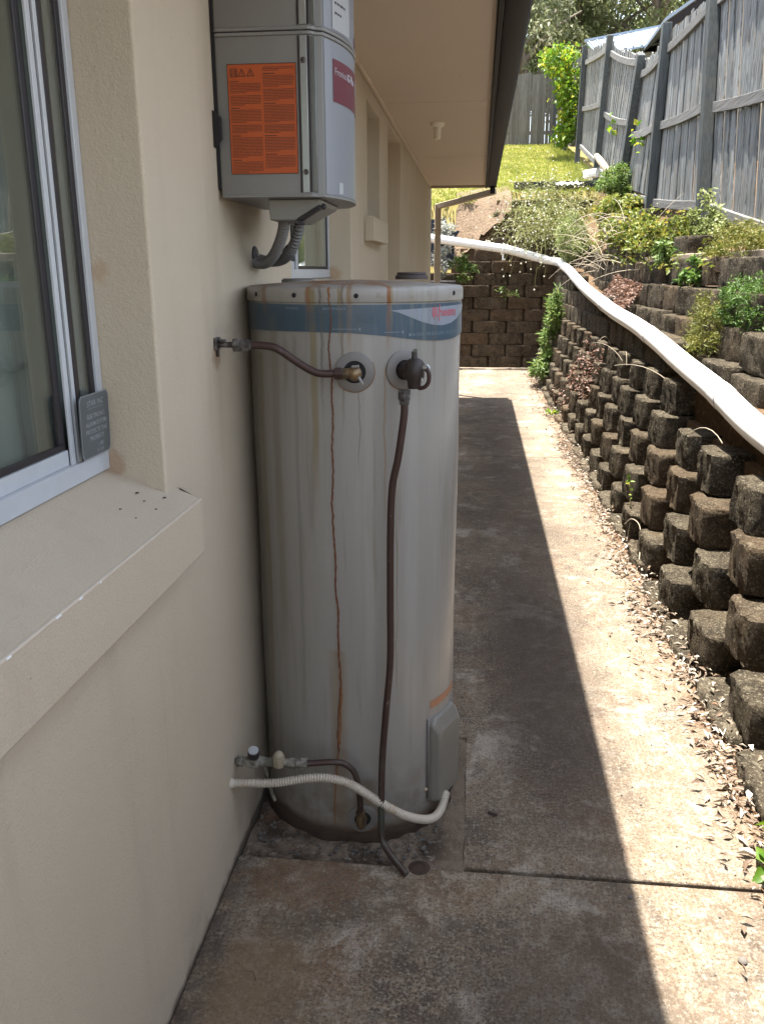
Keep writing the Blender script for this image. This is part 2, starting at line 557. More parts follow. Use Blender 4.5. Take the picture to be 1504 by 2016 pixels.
# --- concrete path
t = NT('stained_shaded_concrete', 0.88, spec=0.3)
n1 = t.noise(1.1, 5, 0.6); n2 = t.noise(4.2, 6, 0.65); n3 = t.noise(17, 6, 0.7); nf = t.noise(120, 4, 0.7); ng = t.noise(420, 2, 0.6)
brush = t.noise(230, 3, 0.6, t.scale(t.oc(), (1, 0.05, 1)))
c = t.mix(t.step(n2, 0.3, 0.7), (0.155, 0.108, 0.068), (0.275, 0.215, 0.15))
c = t.mix(t.m('MULTIPLY', t.step(n3, 0.46, 0.66), 0.75), c, (0.39, 0.335, 0.262))
c = t.mix(t.m('MULTIPLY', t.step(t.noise(2.4, 5, 0.6, dist=0.4), 0.52, 0.66), 0.5), c, (0.19, 0.112, 0.064))
pale = t.m('MULTIPLY', t.step(t.noise(2.9, 6, 0.7, dist=0.5), 0.54, 0.64), t.step(nf, 0.36, 0.5))
c = t.mix(t.m('MULTIPLY', pale, 0.85), c, (0.52, 0.465, 0.385))
mold = t.step(t.m('ADD', t.m('MULTIPLY', n1, 0.5), t.m('MULTIPLY', n2, 0.5)), 0.45, 0.57)
mold = t.m('MULTIPLY', mold, t.step(t.m('ADD', t.m('MULTIPLY', n3, .5), t.m('MULTIPLY', nf, .5)), 0.40, 0.56))
o = t.xyz(t.oc())
c = t.mix(t.m('MULTIPLY', mold, 0.85), c, (0.048, 0.034, 0.024))
bl = t.m('MULTIPLY', t.step(t.noise(2.1, 7, 0.72, dist=0.3), 0.50, 0.58), t.step(nf, 0.62, 0.4))
c = t.mix(t.m('MULTIPLY', bl, 0.6), c, (0.055, 0.040, 0.028))
c = t.mix(t.m('MULTIPLY', t.step(nf, 0.5, 0.6), 0.62), c, (0.05, 0.038, 0.028))
c = t.mix(t.m('MULTIPLY', t.step(t.noise(75, 5, 0.75), 0.52, 0.62), 0.6), c, (0.34, 0.30, 0.24))
c = t.mix(t.m('MULTIPLY', t.step(brush, 0.5, 0.66), 0.3), c, (0.06, 0.046, 0.034))
pits = t.step(t.vor(55), 0.16, 0.08)
c = t.mix(t.m('MULTIPLY', pits, t.step(t.noise(6, 3), 0.5, 0.62)), c, (0.03, 0.024, 0.02))
c = t.mix(t.m('MULTIPLY', t.blob(-0.44, 1.97, 0.17, 0.11, 0.12, n3, 0.7), t.step(nf, 0.62, 0.38)), c, t.mix(n3, (0.11, 0.062, 0.035), (0.235, 0.145, 0.085)))
c = t.mix(t.m('MULTIPLY', t.blob(-0.50, 1.60, 0.12, 0.16, 0.5, n2, 0.6), 0.6), c, (0.18, 0.12, 0.065))
c = t.mix(t.m('MULTIPLY', t.blob(0.33, 3.4, 0.22, 1.1, 0.7, n2, 0.7), 0.75), c, t.mix(n3, (0.032, 0.024, 0.019), (0.075, 0.058, 0.046)))  # dark blobs down the path: eave shade deepened in the colour, mixed with stains
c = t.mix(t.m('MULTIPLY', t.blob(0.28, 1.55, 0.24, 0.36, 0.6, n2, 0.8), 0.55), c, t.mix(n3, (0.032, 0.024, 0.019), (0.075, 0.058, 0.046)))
c = t.mix(t.m('MULTIPLY', t.blob(0.24, 6.0, 0.3, 2.2, 0.6, n2, 0.6), 0.5), c, t.mix(n3, (0.032, 0.024, 0.019), (0.075, 0.058, 0.046)))  # same painted shade and staining, carried on to the far end
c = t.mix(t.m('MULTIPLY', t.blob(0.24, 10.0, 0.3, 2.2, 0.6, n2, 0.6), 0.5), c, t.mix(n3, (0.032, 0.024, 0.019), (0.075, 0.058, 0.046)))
c = t.mix(t.m('MULTIPLY', t.step(o[0], 0.78, 0.98), t.step(n2, 0.3, 0.6)), c, (0.14, 0.085, 0.045))
edge = t.m('MULTIPLY', t.step(o[0], -0.56, -0.65), t.step(n3, 0.38, 0.6))
c = t.mix(t.m('MULTIPLY', edge, 0.7), c, (0.05, 0.04, 0.033))
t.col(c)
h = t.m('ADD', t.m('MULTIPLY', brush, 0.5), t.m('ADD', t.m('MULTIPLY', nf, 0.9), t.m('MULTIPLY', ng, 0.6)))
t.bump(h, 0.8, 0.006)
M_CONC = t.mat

t = NT('rough_mortar_bed', 0.95, spec=0.2)
n2 = t.noise(9, 6, 0.7); n3 = t.noise(45, 5, 0.7)
c = t.mix(t.step(n2, 0.38, 0.64), (0.06, 0.045, 0.033), (0.23, 0.18, 0.133))
c = t.mix(t.step(n3, 0.55, 0.7), c, (0.28, 0.245, 0.2))
c = t.mix(t.m('MULTIPLY', t.step(t.noise(5, 5), 0.55, 0.65), 0.6), c, (0.14, 0.075, 0.04))
t.col(c)
t.bump(t.m('ADD', n3, t.m('MULTIPLY', t.noise(150, 3), 0.5)), 0.9, 0.012)
o = t.xyz(t.oc())
t.col(t.mix(t.m('MULTIPLY', t.step(t.m('ADD', o[0], t.m('MULTIPLY', n2, 0.12)), -0.06, 0.03), 0.8), c, t.mix(n3, (0.10, 0.068, 0.045), (0.22, 0.175, 0.125))))
M_MORTAR = t.mat


def block_mat(name, dark, mid, lite, soil):
    t = NT(name, 0.95, spec=0.15)
    v = t.rnd_oc()
    a = t.noise(9, 6, 0.7, v); b = t.noise(48, 5, 0.75, v); g = t.noise(170, 3, 0.7, v)
    c = t.mix(t.step(a, 0.3, 0.7), dark, mid)
    fl = t.noise(85, 6, 0.8, v)
    c = t.mix(t.m('MULTIPLY', t.step(fl, 0.53, 0.64), 0.85), c, lite)
    c = t.mix(t.m('MULTIPLY', t.step(fl, 0.46, 0.36), 0.7), c, tuple(x * 0.5 for x in dark))
    c = t.mix(t.m('MULTIPLY', t.step(t.noise(17, 5, 0.7, v), 0.55, 0.7), 0.45), c, lite)
    c = t.mix(t.m('MULTIPLY', t.step(t.vor(120, v), 0.28, 0.1), 0.7), c, tuple(x * 0.35 for x in dark))
    oi = t.new('ShaderNodeObjectInfo')
    c = t.mix(t.m('MULTIPLY', t.step(t.m('ADD', t.m('MULTIPLY', oi.outputs['Random'], 0.6), t.m('MULTIPLY', t.noise(5, 4, 0.6, v), 0.6)), 0.62, 1.0), 0.35), c, soil)
    t.col(c)
    p = t.bump(g, 1.0, 0.010)
    t.bump(b, 1.0, 0.03, p)
    return t.mat


M_BLOCK = block_mat('rough_crib_block', (0.036, 0.028, 0.019), (0.118, 0.095, 0.064), (0.36, 0.315, 0.225), (0.15, 0.09, 0.047))
M_BLOCKF = block_mat('brown_far_block', (0.035, 0.025, 0.016), (0.115, 0.084, 0.054), (0.26, 0.205, 0.14), (0.14, 0.08, 0.042))
M_BLOCKG = block_mat('blue_grey_block', (0.03, 0.033, 0.042), (0.05, 0.056, 0.07), (0.08, 0.088, 0.105), (0.05, 0.05, 0.05))

t = NT('dark_soil', 0.98, spec=0.1)
c = t.mix(t.noise(6, 6, 0.7), (0.07, 0.045, 0.028), (0.18, 0.115, 0.066))
c = t.mix(t.step(t.noise(40, 4), 0.55, 0.7), c, (0.24, 0.17, 0.11))
t.col(c); t.bump(t.noise(35, 5, 0.7), 1.0, 0.03)
M_SOIL = t.mat
t = NT('dry_earth_bank', 0.98, spec=0.1)
c = t.mix(t.noise(5, 6, 0.7), (0.11, 0.075, 0.05), (0.25, 0.185, 0.125))
t.col(c); t.bump(t.noise(22, 5, 0.7), 1.0, 0.05)
M_EARTH = t.mat
t = NT('lawn_soil', 0.98, spec=0.1)
t.col(t.mix(t.noise(3, 6, 0.7), (0.13, 0.115, 0.035), (0.26, 0.205, 0.085)))
M_LAWN = t.mat

# --- timber
def wood(name, a, b, rust, along='z', brown=True):
    t = NT(name, 0.88, spec=0.2)
    v = t.rnd_oc()
    sc = {'z': (1, 1, 0.05), 'y': (1, 0.05, 1), 'x': (0.05, 1, 1)}[along]
    g = t.noise(55, 5, 0.65, t.scale(v, sc)); lg = t.noise(5, 4, 0.6, v)
    c = t.mix(t.step(g, 0.3, 0.7), a, b)
    oi = t.new('ShaderNodeObjectInfo')
    c = t.mix(t.m('MULTIPLY', oi.outputs['Random'], 0.45), c, tuple(x * 0.55 for x in a))
    c = t.mix(t.m('MULTIPLY', t.step(lg, 0.45, 0.75), 0.5), c, rust)
    t.col(c)
    t.bump(g, 0.5, 0.006)
    return t.mat


M_PALE = wood('weathered_paling', (0.06, 0.066, 0.064), (0.30, 0.308, 0.30), (0.2, 0.155, 0.11))
M_POST = wood('weathered_post', (0.05, 0.056, 0.056), (0.10, 0.107, 0.105), (0.085, 0.085, 0.065))
M_RAIL = wood('weathered_rail', (0.12, 0.117, 0.11), (0.27, 0.265, 0.25), (0.17, 0.145, 0.115), 'y')
M_BACKP = wood('brown_grey_paling', (0.095, 0.09, 0.075), (0.17, 0.16, 0.135), (0.10, 0.075, 0.055))
M_PVC = simple('white_pvc', (0.8, 0.79, 0.76), 0.35, 0, 0.05, 4)
M_SHED = simple('blue_grey_roof_sheet', (0.2, 0.24, 0.29), 0.35, 0.2, 0.08, 2)
M_HOUSEY = simple('cream_gable', (0.62, 0.56, 0.3), 0.8, 0, 0.05, 3)
M_TIMB = simple('old_timber', (0.3, 0.24, 0.18), 0.9, 0, 0.3, 20, 0.4)


def leaf_mat(name, a, b, c3=None, trans=0.3, rough=0.5):
    t = NT(name, rough, spec=0.35)
    g = t.new('ShaderNodeNewGeometry')
    r = g.outputs['Random Per Island']
    st = [(0.0, a), (0.75, b)] + ([(0.92, c3)] if c3 else [])
    c = t.ramp(r, st)
    n = t.noise(1.7, 3)
    c = t.mix(t.m('MULTIPLY', t.step(n, 0.4, 0.7), 0.35), c, tuple(x * 0.6 for x in a))
    t.col(c)
    tl = t.new('ShaderNodeBsdfTranslucent')
    t.l(c, tl.inputs[0])
    mx = t.new('ShaderNodeMixShader'); mx.inputs[0].default_value = trans
    t.l(t.b.outputs[0], mx.inputs[1]); t.l(tl.outputs[0], mx.inputs[2])
    t.l(mx.outputs[0], t.n['Material Output'].inputs['Surface'])
    return t.mat


L_VINE = leaf_mat('vine_leaf', (0.07, 0.16, 0.012), (0.19, 0.30, 0.022), (0.42, 0.4, 0.035), 0.5)
L_WEED = leaf_mat('weed_leaf', (0.07, 0.13, 0.025), (0.15, 0.22, 0.05), (0.22, 0.26, 0.08), 0.35)
L_PALE = leaf_mat('pale_green_leaf', (0.15, 0.19, 0.055), (0.27, 0.31, 0.11), (0.36, 0.36, 0.18), 0.35)
L_CREEP = leaf_mat('creeper_leaf', (0.09, 0.13, 0.02), (0.19, 0.21, 0.04), (0.34, 0.28, 0.05), 0.35)
L_FINE = leaf_mat('fine_olive_leaf', (0.10, 0.125, 0.02), (0.19, 0.19, 0.035), (0.25, 0.2, 0.05), 0.3)
L_FINEG = leaf_mat('fine_green_leaf', (0.05, 0.12, 0.02), (0.12, 0.20, 0.035), None, 0.3)
L_WHITE = leaf_mat('silvery_leaf', (0.3, 0.32, 0.26), (0.5, 0.5, 0.46), None, 0.2)
L_TREE = leaf_mat('tree_leaf', (0.13, 0.165, 0.065), (0.27, 0.31, 0.14), (0.38, 0.41, 0.24), 0.5)
L_TREE2 = leaf_mat('pale_tree_leaf', (0.12, 0.14, 0.065), (0.22, 0.24, 0.12), (0.34, 0.34, 0.22), 0.35)
L_GRASS = leaf_mat('grass_blade', (0.17, 0.22, 0.03), (0.33, 0.36, 0.06), (0.42, 0.37, 0.13), 0.45)
L_DRY = leaf_mat('dry_leaf', (0.085, 0.045, 0.022), (0.30, 0.245, 0.185), (0.42, 0.38, 0.32), 0.1, 0.6)
L_RED = leaf_mat('reddish_dry_leaf', (0.11, 0.05, 0.03), (0.24, 0.14, 0.10), (0.2, 0.135, 0.10), 0.15)
M_STEM = simple('green_brown_stem', (0.15, 0.13, 0.05), 0.8, 0, 0.3, 20)
M_TWIG = simple('dry_twig', (0.36, 0.3, 0.22), 0.8, 0, 0.3, 20)
M_BARK = simple('grey_bark', (0.16, 0.13, 0.1), 0.9, 0, 0.3, 8, 0.4)
M_FLOWER = simple('white_flower_head', (0.5, 0.48, 0.38), 0.8, 0, 0.15, 20)
M_PEBBLE = simple('grey_gravel', (0.10, 0.09, 0.078), 0.9, 0, 0.5, 3)


# ------------------------------------------------------------------ foliage helpers
def rand_unit(n):
    v = RNG.normal(size=(n, 3))
    return v / np.linalg.norm(v, axis=1, keepdims=True)


def leaves(name, C, mat, length, width, parent=None, up=0.4, D=None, fold=0.25):
    """one mesh of folded six-point leaves at centres C; D = growing directions"""
    C = np.asarray(C, float)
    n = len(C)
    if D is None:
        D = rand_unit(n); D[:, 2] = D[:, 2] * 0.6 - 0.1
    D = D / np.linalg.norm(D, axis=1, keepdims=True)
    Nn = rand_unit(n); Nn[:, 2] = np.abs(Nn[:, 2]) + up
    X = np.cross(D, Nn); X /= np.linalg.norm(X, axis=1, keepdims=True) + 1e-9
    U = np.cross(X, D)
    s = (RNG.uniform(0.55, 1.2, n) ** 1.3)[:, None]
    Lg, Wd = length * s, width * s
    P0 = C
    P1 = C + D * Lg * 0.45 + X * Wd * 0.5 + U * Wd * fold
    P2 = C + D * Lg - U * Lg * 0.12
    P3 = C + D * Lg * 0.45 - X * Wd * 0.5 + U * Wd * fold
    V = np.stack([P0, P1, P2, P3], 1).reshape(-1, 3)
    i = np.arange(n)[:, None] * 4
    F = np.concatenate([i + [0, 1, 2], i + [0, 2, 3]], 1).reshape(-1, 3)
    o = np_mesh(name, V, F, mat, parent)
    return o


def stems(name, paths, r, mat, parent=None, n=4, taper=0.4):
    V, F = [], []
    for p in paths:
        p = np.asarray(p, float)
        m = len(p)
        b = len(V)
        for i in range(m):
            t = p[min(i + 1, m - 1)] - p[max(i - 1, 0)]
            t /= np.linalg.norm(t) + 1e-9
            a = np.array([0, 0, 1.0]) if abs(t[2]) < 0.9 else np.array([1.0, 0, 0])
            x = np.cross(t, a); x /= np.linalg.norm(x); y = np.cross(t, x)
            rr = r * (1 - (1 - taper) * i / max(1, m - 1))
            for k in range(n):
                q = 2 * PI * k / n
                V.append(p[i] + (x * math.cos(q) + y * math.sin(q)) * rr)
        for i in range(m - 1):
            for k in range(n):
                F.append((b + i * n + k, b + i * n + (k + 1) % n, b + (i + 1) * n + (k + 1) % n, b + (i + 1) * n + k))
    return np_mesh(name, V, F, mat, parent, True)


def arc(a, d, L, droop, k=6):
    """curved stem from a, first along d, bending down"""
    a, d = np.asarray(a, float), np.asarray(d, float)
    d = d / np.linalg.norm(d)
    out = [a]
    for i in range(k):
        d = d + np.array([0, 0, -droop / k]); d /= np.linalg.norm(d)
        out.append(out[-1] + d * L / k)
    return out


# ------------------------------------------------------------------ setting: ground, path, banks
def grid(name, xs, ys, zf, mat, kind='structure'):
    nx, ny = len(xs), len(ys)
    V = [(x, y, zf(x, y)) for y in ys for x in xs]
    F = [(j * nx + i, j * nx + i + 1, (j + 1) * nx + i + 1, (j + 1) * nx + i) for j in range(ny - 1) for i in range(nx - 1)]
    o = np_mesh(name, V, F, mat, None, True)
    tag(o, kind=kind)
    return o


def wob(x, y, s=1.0):
    return 0.5 * (math.sin(x * 7.3 * s + y * 3.1 * s) * 0.5 + math.sin(x * 2.1 * s - y * 8.7 * s + 1.3) * 0.5 + 0.6 * math.sin(x * 15.7 * s + y * 13.1 * s))


FENCE_BASE = [(-5, 1.75), (3, 1.75), (5.5, 1.8), (7.2, 1.88), (8.8, 2.16), (11.6, 2.55), (14.3, 2.95), (17.4, 3.62), (20.8, 4.42), (26, 5.07), (60, 9)]
WALL_TOP = [(-5, 1.62), (6.5, 1.68), (9, 1.70), (12.5, 1.85), (14, 2.1), (15.5, 2.6)]


def lawn_z(x, y):
    z = lawn_base(x, y)
    return min(z, 1.55) if (x < 0.42 and y < 16.1) or y < 16.42 else z


def lawn_base(x, y):
    z = interp(y, [(15.5, 2.82), (16.8, 3.12), (26, 5.08), (40, 7.0), (70, 9.5), (120, 12)])
    if x < 0.45:
        z -= min(1.0, (0.45 - x) / 1.3) * max(0, 0.45 * (17.4 - y) / 1.9)
    return z + 0.03 * wob(x * .6, y * .6)


tag(np_mesh('ground', [(-150, -150, -0.32), (150, -150, -0.32), (150, 200, -0.32), (-150, 200, -0.32)], [(0, 1, 2, 3)], M_SOIL), kind='structure')
grid('soil_bed', np.linspace(-3.2, 1.7, 12), np.linspace(-6, 15.6, 30), lambda x, y: -0.045, M_SOIL)

# path slabs with open joints
slab_spec = [(-0.66, 0.955, -6.0, -1.2), (-0.66, 0.955, -1.19, 2.062), (-0.655, 0.95, 7.782, 11.98), (-3.2, 0.945, 11.994, 15.45)]
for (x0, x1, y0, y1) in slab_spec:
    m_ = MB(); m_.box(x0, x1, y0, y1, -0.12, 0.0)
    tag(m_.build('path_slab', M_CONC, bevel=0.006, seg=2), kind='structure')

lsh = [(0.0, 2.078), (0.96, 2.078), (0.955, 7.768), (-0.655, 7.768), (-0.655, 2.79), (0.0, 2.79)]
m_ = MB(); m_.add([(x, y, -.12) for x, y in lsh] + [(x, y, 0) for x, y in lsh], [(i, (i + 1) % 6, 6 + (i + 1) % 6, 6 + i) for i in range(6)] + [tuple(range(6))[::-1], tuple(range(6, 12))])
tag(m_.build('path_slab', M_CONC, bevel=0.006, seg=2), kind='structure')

# the broken mortar bed the heater stands on
xs = np.linspace(-0.655, 0.004, 44); ys = np.linspace(2.055, 2.80, 58)
grid('mortar_bed', xs, ys, lambda x, y: -0.016 + 0.011 * wob(x * 2.2, y * 2.2) + 0.006 * wob(x * 6 + 2, y * 6) + 0.0135 * max(0, min(1, (x + .09) / .07)), M_MORTAR)

# bank behind the upper wall, up to the fence and on into the next garden
def bank_z(x, y):
    a, b = interp(y, WALL_TOP), interp(y, FENCE_BASE)
    if x < 2.25:
        k = (x - 1.80) / 0.45
        return a + (b - a) * max(0, min(1, k)) - 0.02 + 0.02 * wob(x, y)
    return b + (x - 2.25) * 0.05 + 0.02 * wob(x, y)


grid('garden_bank', [1.70, 1.80, 1.92, 2.05, 2.25, 2.6, 3.5, 6, 14, 40], np.linspace(-5, 16.2, 60), bank_z, M_SOIL)
grid('lawn', np.concatenate([np.linspace(-30, -3, 6), np.linspace(-2.4, 3, 28), np.linspace(4, 40, 6)]), np.concatenate([np.linspace(15.55, 28, 50), np.linspace(30, 120, 14)]), lawn_z, M_LAWN)

# soil packed behind the crib blocks
ROWS = [(0.95, 0.05), (1.00, 0.19), (1.05, 0.39), (1.10, 0.595), (1.15, 0.80), (1.20, 1.0)]
m_ = MB()
prev = -0.3
for k, (fx, zt) in enumerate(ROWS):
    m_.box(fx + 0.135, 1.75, -5 + 0.01 * k, 15.6 - 0.003 * k, prev, zt - 0.012 - 0.001 * k)
    prev = zt - 0.03
tag(m_.build('soil_fill', M_SOIL), kind='structure')

PIPE_Z = [(-5, 0.80), (3.8, 0.955), (4.5, 1.04), (5.4, 1.11), (7.2, 1.225), (9.4, 1.355), (12, 1.55), (14.3, 1.76), (15.3, 1.82)]
PIPE_X = [(-5, 1.27), (9, 1.275), (15.3, 1.33)]
grid('soil_ledge', [1.33, 1.42, 1.5, 1.6, 1.68], np.linspace(-5, 15.5, 50), lambda x, y: interp(y, PIPE_Z) - 0.13 + 0.02 * wob(x * 2, y) + (x - 1.33) * 0.1, M_SOIL)


# ------------------------------------------------------------------ retaining walls of separate blocks
def block_mesh(name, L, D, H, bulge, jit, mat, seed, rough=0.006):
    """split-face block: rough riven front (towards -X), plainer sides and top"""
    rs = random.Random(seed)
    hl = L / 2
    nf = 13
    plan = [(D, -hl * .9, 0), (D * .5, -hl * .98, .3), (0.05, -hl, .5), (0.016, -hl * .97, .9)]
    for k in range(nf):
        y = hl * 0.88 * (2 * k / (nf - 1) - 1)
        plan.append((-bulge * (1 - (y / hl) ** 2), y, 1))
    plan += [(0.016, hl * .97, .9), (0.05, hl, .5), (D * .5, hl * .98, .3), (D, hl * .9, 0)]
    groove = [rs.gauss(0, rough) for _ in plan]                # riven faces run in vertical flutes
    groove = [0.7 * g + 0.3 * groove[i - 1] for i, g in enumerate(groove)]
    lev = [(0, .985), (H * .05, 1.0), (H * .2, 1.0), (H * .38, 1.005), (H * .56, 1.005), (H * .74, 1.0), (H * .88, 1.0), (H * .97, .99), (H, .955)]
    n = len(plan)
    V, F = [], []
    cx = D * 0.6
    drift = [0.0] * n
    for li, (z, s) in enumerate(lev):
        for i, (x, y, w) in enumerate(plan):
            drift[i] = 0.6 * drift[i] + rs.gauss(0, rough * .75)
            g = (groove[i] + drift[i]) * w + rs.gauss(0, rough * .12)
            V.append((cx + (x - cx) * s + g, y * s + rs.gauss(0, rough * .3), z + rs.gauss(0, rough * .35)))
    for li in range(len(lev) - 1):
        for k in range(n):
            a, b = li * n + k, li * n + (k + 1) % n
            F.append((a, b, b + n, a + n))
    t0 = (len(lev) - 1) * n
    V.append((cx * .55, 0, H + rs.gauss(0, .003)))
    for k in range(n): F.append((t0 + k, t0 + (k + 1) % n, len(V) - 1))
    me = bpy.data.meshes.new(name)
    me.from_pydata(V, [], F)
    for p in me.polygons: p.use_smooth = True
    bm = bmesh.new(); bm.from_mesh(me)
    bmesh.ops.recalc_face_normals(bm, faces=bm.faces)
    for e in bm.edges:
        if len(e.link_faces) == 2 and e.calc_face_angle(0) > math.radians(38): e.smooth = False
    bm.to_mesh(me); bm.free()
    me.materials.append(mat)
    return me


CRIB = [block_mesh('crib_block', 0.31, 0.27, 0.197, 0.016, 1, M_BLOCK, s, 0.0058) for s in range(7)]
UPPER = [block_mesh('upper_block', 0.575, 0.24, 0.205, 0.03, 1, M_BLOCK, 20 + s, 0.0045) for s in range(6)]
UPPER_H = [block_mesh('upper_block', 0.38, 0.24, 0.205, 0.03, 1, M_BLOCK, 40 + s, 0.0045) for s in range(4)]
FLUSH = [block_mesh('flush_block', 0.44, 0.2, 0.197, 0.012, 1, M_BLOCK, 60 + s, 0.003) for s in range(4)]
FAR = [block_mesh('far_block', 0.592, 0.22, 0.2, 0.012, 1, M_BLOCKF, 80 + s, 0.0035) for s in range(6)]
FARG = [block_mesh('grey_block', 0.55, 0.2, 0.2, 0.01, 1, M_BLOCKG, 90 + s, 0.003) for s in range(3)]


def put_block(wall, me, x, y, z, rz=0.0, sc=(1, 1, 1)):
    o = bpy.data.objects.new('block', me)
    COL.objects.link(o)
    o.parent = wall
    o.location = Vector((x, y, z)) - wall.location
    o.rotation_euler = (random.gauss(0, .012), random.gauss(0, .012), rz + random.gauss(0, .02))
    o.scale = sc
    return o


wall1 = empty('retaining_wall', (1.0, 5, 0), 'low dark crib-block retaining wall with open gaps along the right of the path', 'retaining wall')
for k, (fx, zt) in enumerate(ROWS):
    y = [4.3, 3.535, 3.815, 4.055, 5.445, 6.70][k] - 0.61 * 12     # phase of each course
    while y < -2.7: y += 0.61
    while y < 15.2:
        jx = random.gauss(0, 0.008)
        if k == 0:
            put_block(wall1, random.choice(CRIB), fx + jx, y + random.gauss(0, .02), -0.15 + random.gauss(0, .012), 0, (1.1, 1.55, 1))
        elif not (random.random() < 0.03 and y > 9) and not (k == 5 and y < 5.2):
            put_block(wall1, random.choice(CRIB), fx + jx, y + random.gauss(0, .018), zt - 0.197 + random.gauss(0, .004), 0, (1, random.uniform(.93, 1.05), 1))
        y += 0.61
for k in range(4):                                        # closed courses in the shade of the pipe
    z0 = 1.0 + 0.2 * k
    y = -2.5 + 0.22 * (k % 2)
    while y < 15.3:
        if interp(y, PIPE_Z) - 0.05 > z0 + 0.1:
            put_block(wall1, random.choice(FLUSH), 1.272 + 0.012 * k + random.gauss(0, .004), y, z0, 0)
        y += 0.452

wall2 = empty('retaining_wall', (1.5, 6, 1.0), 'upper terraced block wall stepping back above the white pipe', 'retaining wall')
for k in range(9):
    fx, zt = 1.445 + 0.085 * k, 1.115 + 0.21 * k
    y = -2.4 + 0.3 * (k % 2) + 0.05 * k
    ystart = [-9, -9, -9, -9, 7.6, 9.2, 10.8, 12.4, 13.6][k]
    while y < 15.1:
        big = (int(y * 3.7) % 5) != 0
        L = 0.60 if big else 0.41
        y += L / 2
        if y > ystart and interp(y, PIPE_Z) - 0.12 < zt and (k < 4 or zt < interp(y, FENCE_BASE) - .02):
            put_block(wall2, random.choice(UPPER if big else UPPER_H), fx + random.gauss(0, .012), y, zt - 0.205 + random.gauss(0, .006), random.gauss(0, .03), (1.25 if k in (1, 2) else 1, 1, 1))
        y += L / 2

wall3 = empty('retaining_wall', (0, 15.4, 0), 'brown block retaining wall closing the far end of the path', 'retaining wall')
for k in range(14):
    z0 = 0.205 * k - 0.01
    yf = 15.4 + 0.012 * k + (0.05 * (k - 8) if k > 8 else 0)
    x = -3.1 + 0.3 * (k % 2)
    x_min = [-9] * 8 + [-0.35, -0.2, 0.0, 0.22, 0.4, 0.42][:6]
    x_max = 1.75 if k < 8 else 2.2
    while x < x_max:
        if x > x_min[min(k, len(x_min) - 1)]:
            put_block(wall3, random.choice(FAR), x, yf + random.gauss(0, .006), z0, PI / 2)
        x += 0.6
m_ = MB()
for k in range(14):
    xm = [-3.2] * 8 + [-0.5, -0.35, -0.15, 0.07, 0.25, 0.27]
    yf = 15.4 + 0.012 * k + (0.05 * (k - 8) if k > 8 else 0)
    m_.box(xm[k], 3.0, yf + 0.13, 17.3 + .002 * k, 0.205 * k - 0.3 if k == 0 else 0.205 * k - 0.012, 0.205 * k + 0.197 + 0.0003 * k)
tag(m_.build('soil_fill', M_SOIL), kind='structure')
wall4 = empty('retaining_wall', (1.2, 16.9, 3), 'blue-grey block course edging the lawn above the far wall', 'retaining wall')
for i in range(8):
    put_block(wall4, random.choice(FARG), 0.86 + 0.56 * (i % 4) - (.25 if i > 3 else 0), 16.62 + random.gauss(0, .01) - (.03 if i > 3 else 0), 3.03 - (.205 if i > 3 else 0), PI / 2)
wall5 = empty('retaining_wall', (-0.7, 16.2, 2), 'short blue-grey block wall behind the downpipe at far left', 'retaining wall')
for k in range(5):
    for i in range(4):
        x = -2.3 + 0.56 * i + 0.28 * (k % 2)
        if x + 0.28 < -0.05 - 0.1 * k + (0.1 if k < 3 else 0):
            put_block(wall5, random.choice(FARG), x, 15.92 + 0.05 * k, 1.75 + 0.205 * k, PI / 2)
# the cut earth bank left of the far wall
grid('earth_bank', np.linspace(-0.46, 0.52, 22), np.linspace(15.62, 17.0, 16),
     lambda x, y: min(lawn_base(x, max(y, 15.6)) + 0.02, 1.62 + (y - 15.62) * 1.1 + max(0, (x + 0.62)) * 0.95 + 0.07 * wob(x * 1.7, y * 1.7) + RNG.normal(0, .025)), M_EARTH)

# ------------------------------------------------------------------ the house
XW = -0.66
house = empty('house', (XW, 3, 0), 'beige rendered house along the left with deep eave and dark gutter', 'house')
# wall with openings; (y0, y1, z0, z1)
OPEN = [(-1.6, 1.712, 1.165, 2.62), (3.05, 4.52, 1.60, 2.62), (5.18, 5.85, 1.92, 2.60), (6.34, 7.33, 0.0, 2.66)]
YS = sorted({-6.0, 11.9} | {v for q in OPEN for v in q[:2]})
ZS = sorted({-0.1, 2.7} | {v for q in OPEN for v in q[2:]})
m_ = MB()
XB = -0.83
def solid(i, j):
    if i < 0 or j < 0 or i >= len(YS) - 1 or j >= len(ZS) - 1: return False
    y, z = (YS[i] + YS[i + 1]) / 2, (ZS[j] + ZS[j + 1]) / 2
    return not any(a < y < b and c_ < z < d for a, b, c_, d in OPEN)
for i in range(len(YS) - 1):
    for j in range(len(ZS) - 1):
        if not solid(i, j): continue
        y0, y1, z0, z1 = YS[i], YS[i + 1], ZS[j], ZS[j + 1]
        m_.add([(XW, y0, z0), (XW, y1, z0), (XW, y1, z1), (XW, y0, z1)], [(0, 1, 2, 3)])
        m_.add([(XB, y0, z0), (XB, y1, z0), (XB, y1, z1), (XB, y0, z1)], [(3, 2, 1, 0)])
        for (di, dj, q) in ((-1, 0, [(XW, y0, z0), (XW, y0, z1), (XB, y0, z1), (XB, y0, z0)]), (1, 0, [(XW, y1, z0), (XB, y1, z0), (XB, y1, z1), (XW, y1, z1)]),
                            (0, -1, [(XW, y0, z0), (XB, y0, z0), (XB, y1, z0), (XW, y1, z0)]), (0, 1, [(XW, y0, z1), (XW, y1, z1), (XB, y1, z1), (XB, y0, z1)])):
            if not solid(i + di, j + dj): m_.add(q, [(0, 1, 2, 3)])
me = bpy.data.meshes.new('wall')
me.from_pydata(m_.v, [], m_.f)
bm = bmesh.new(); bm.from_mesh(me)
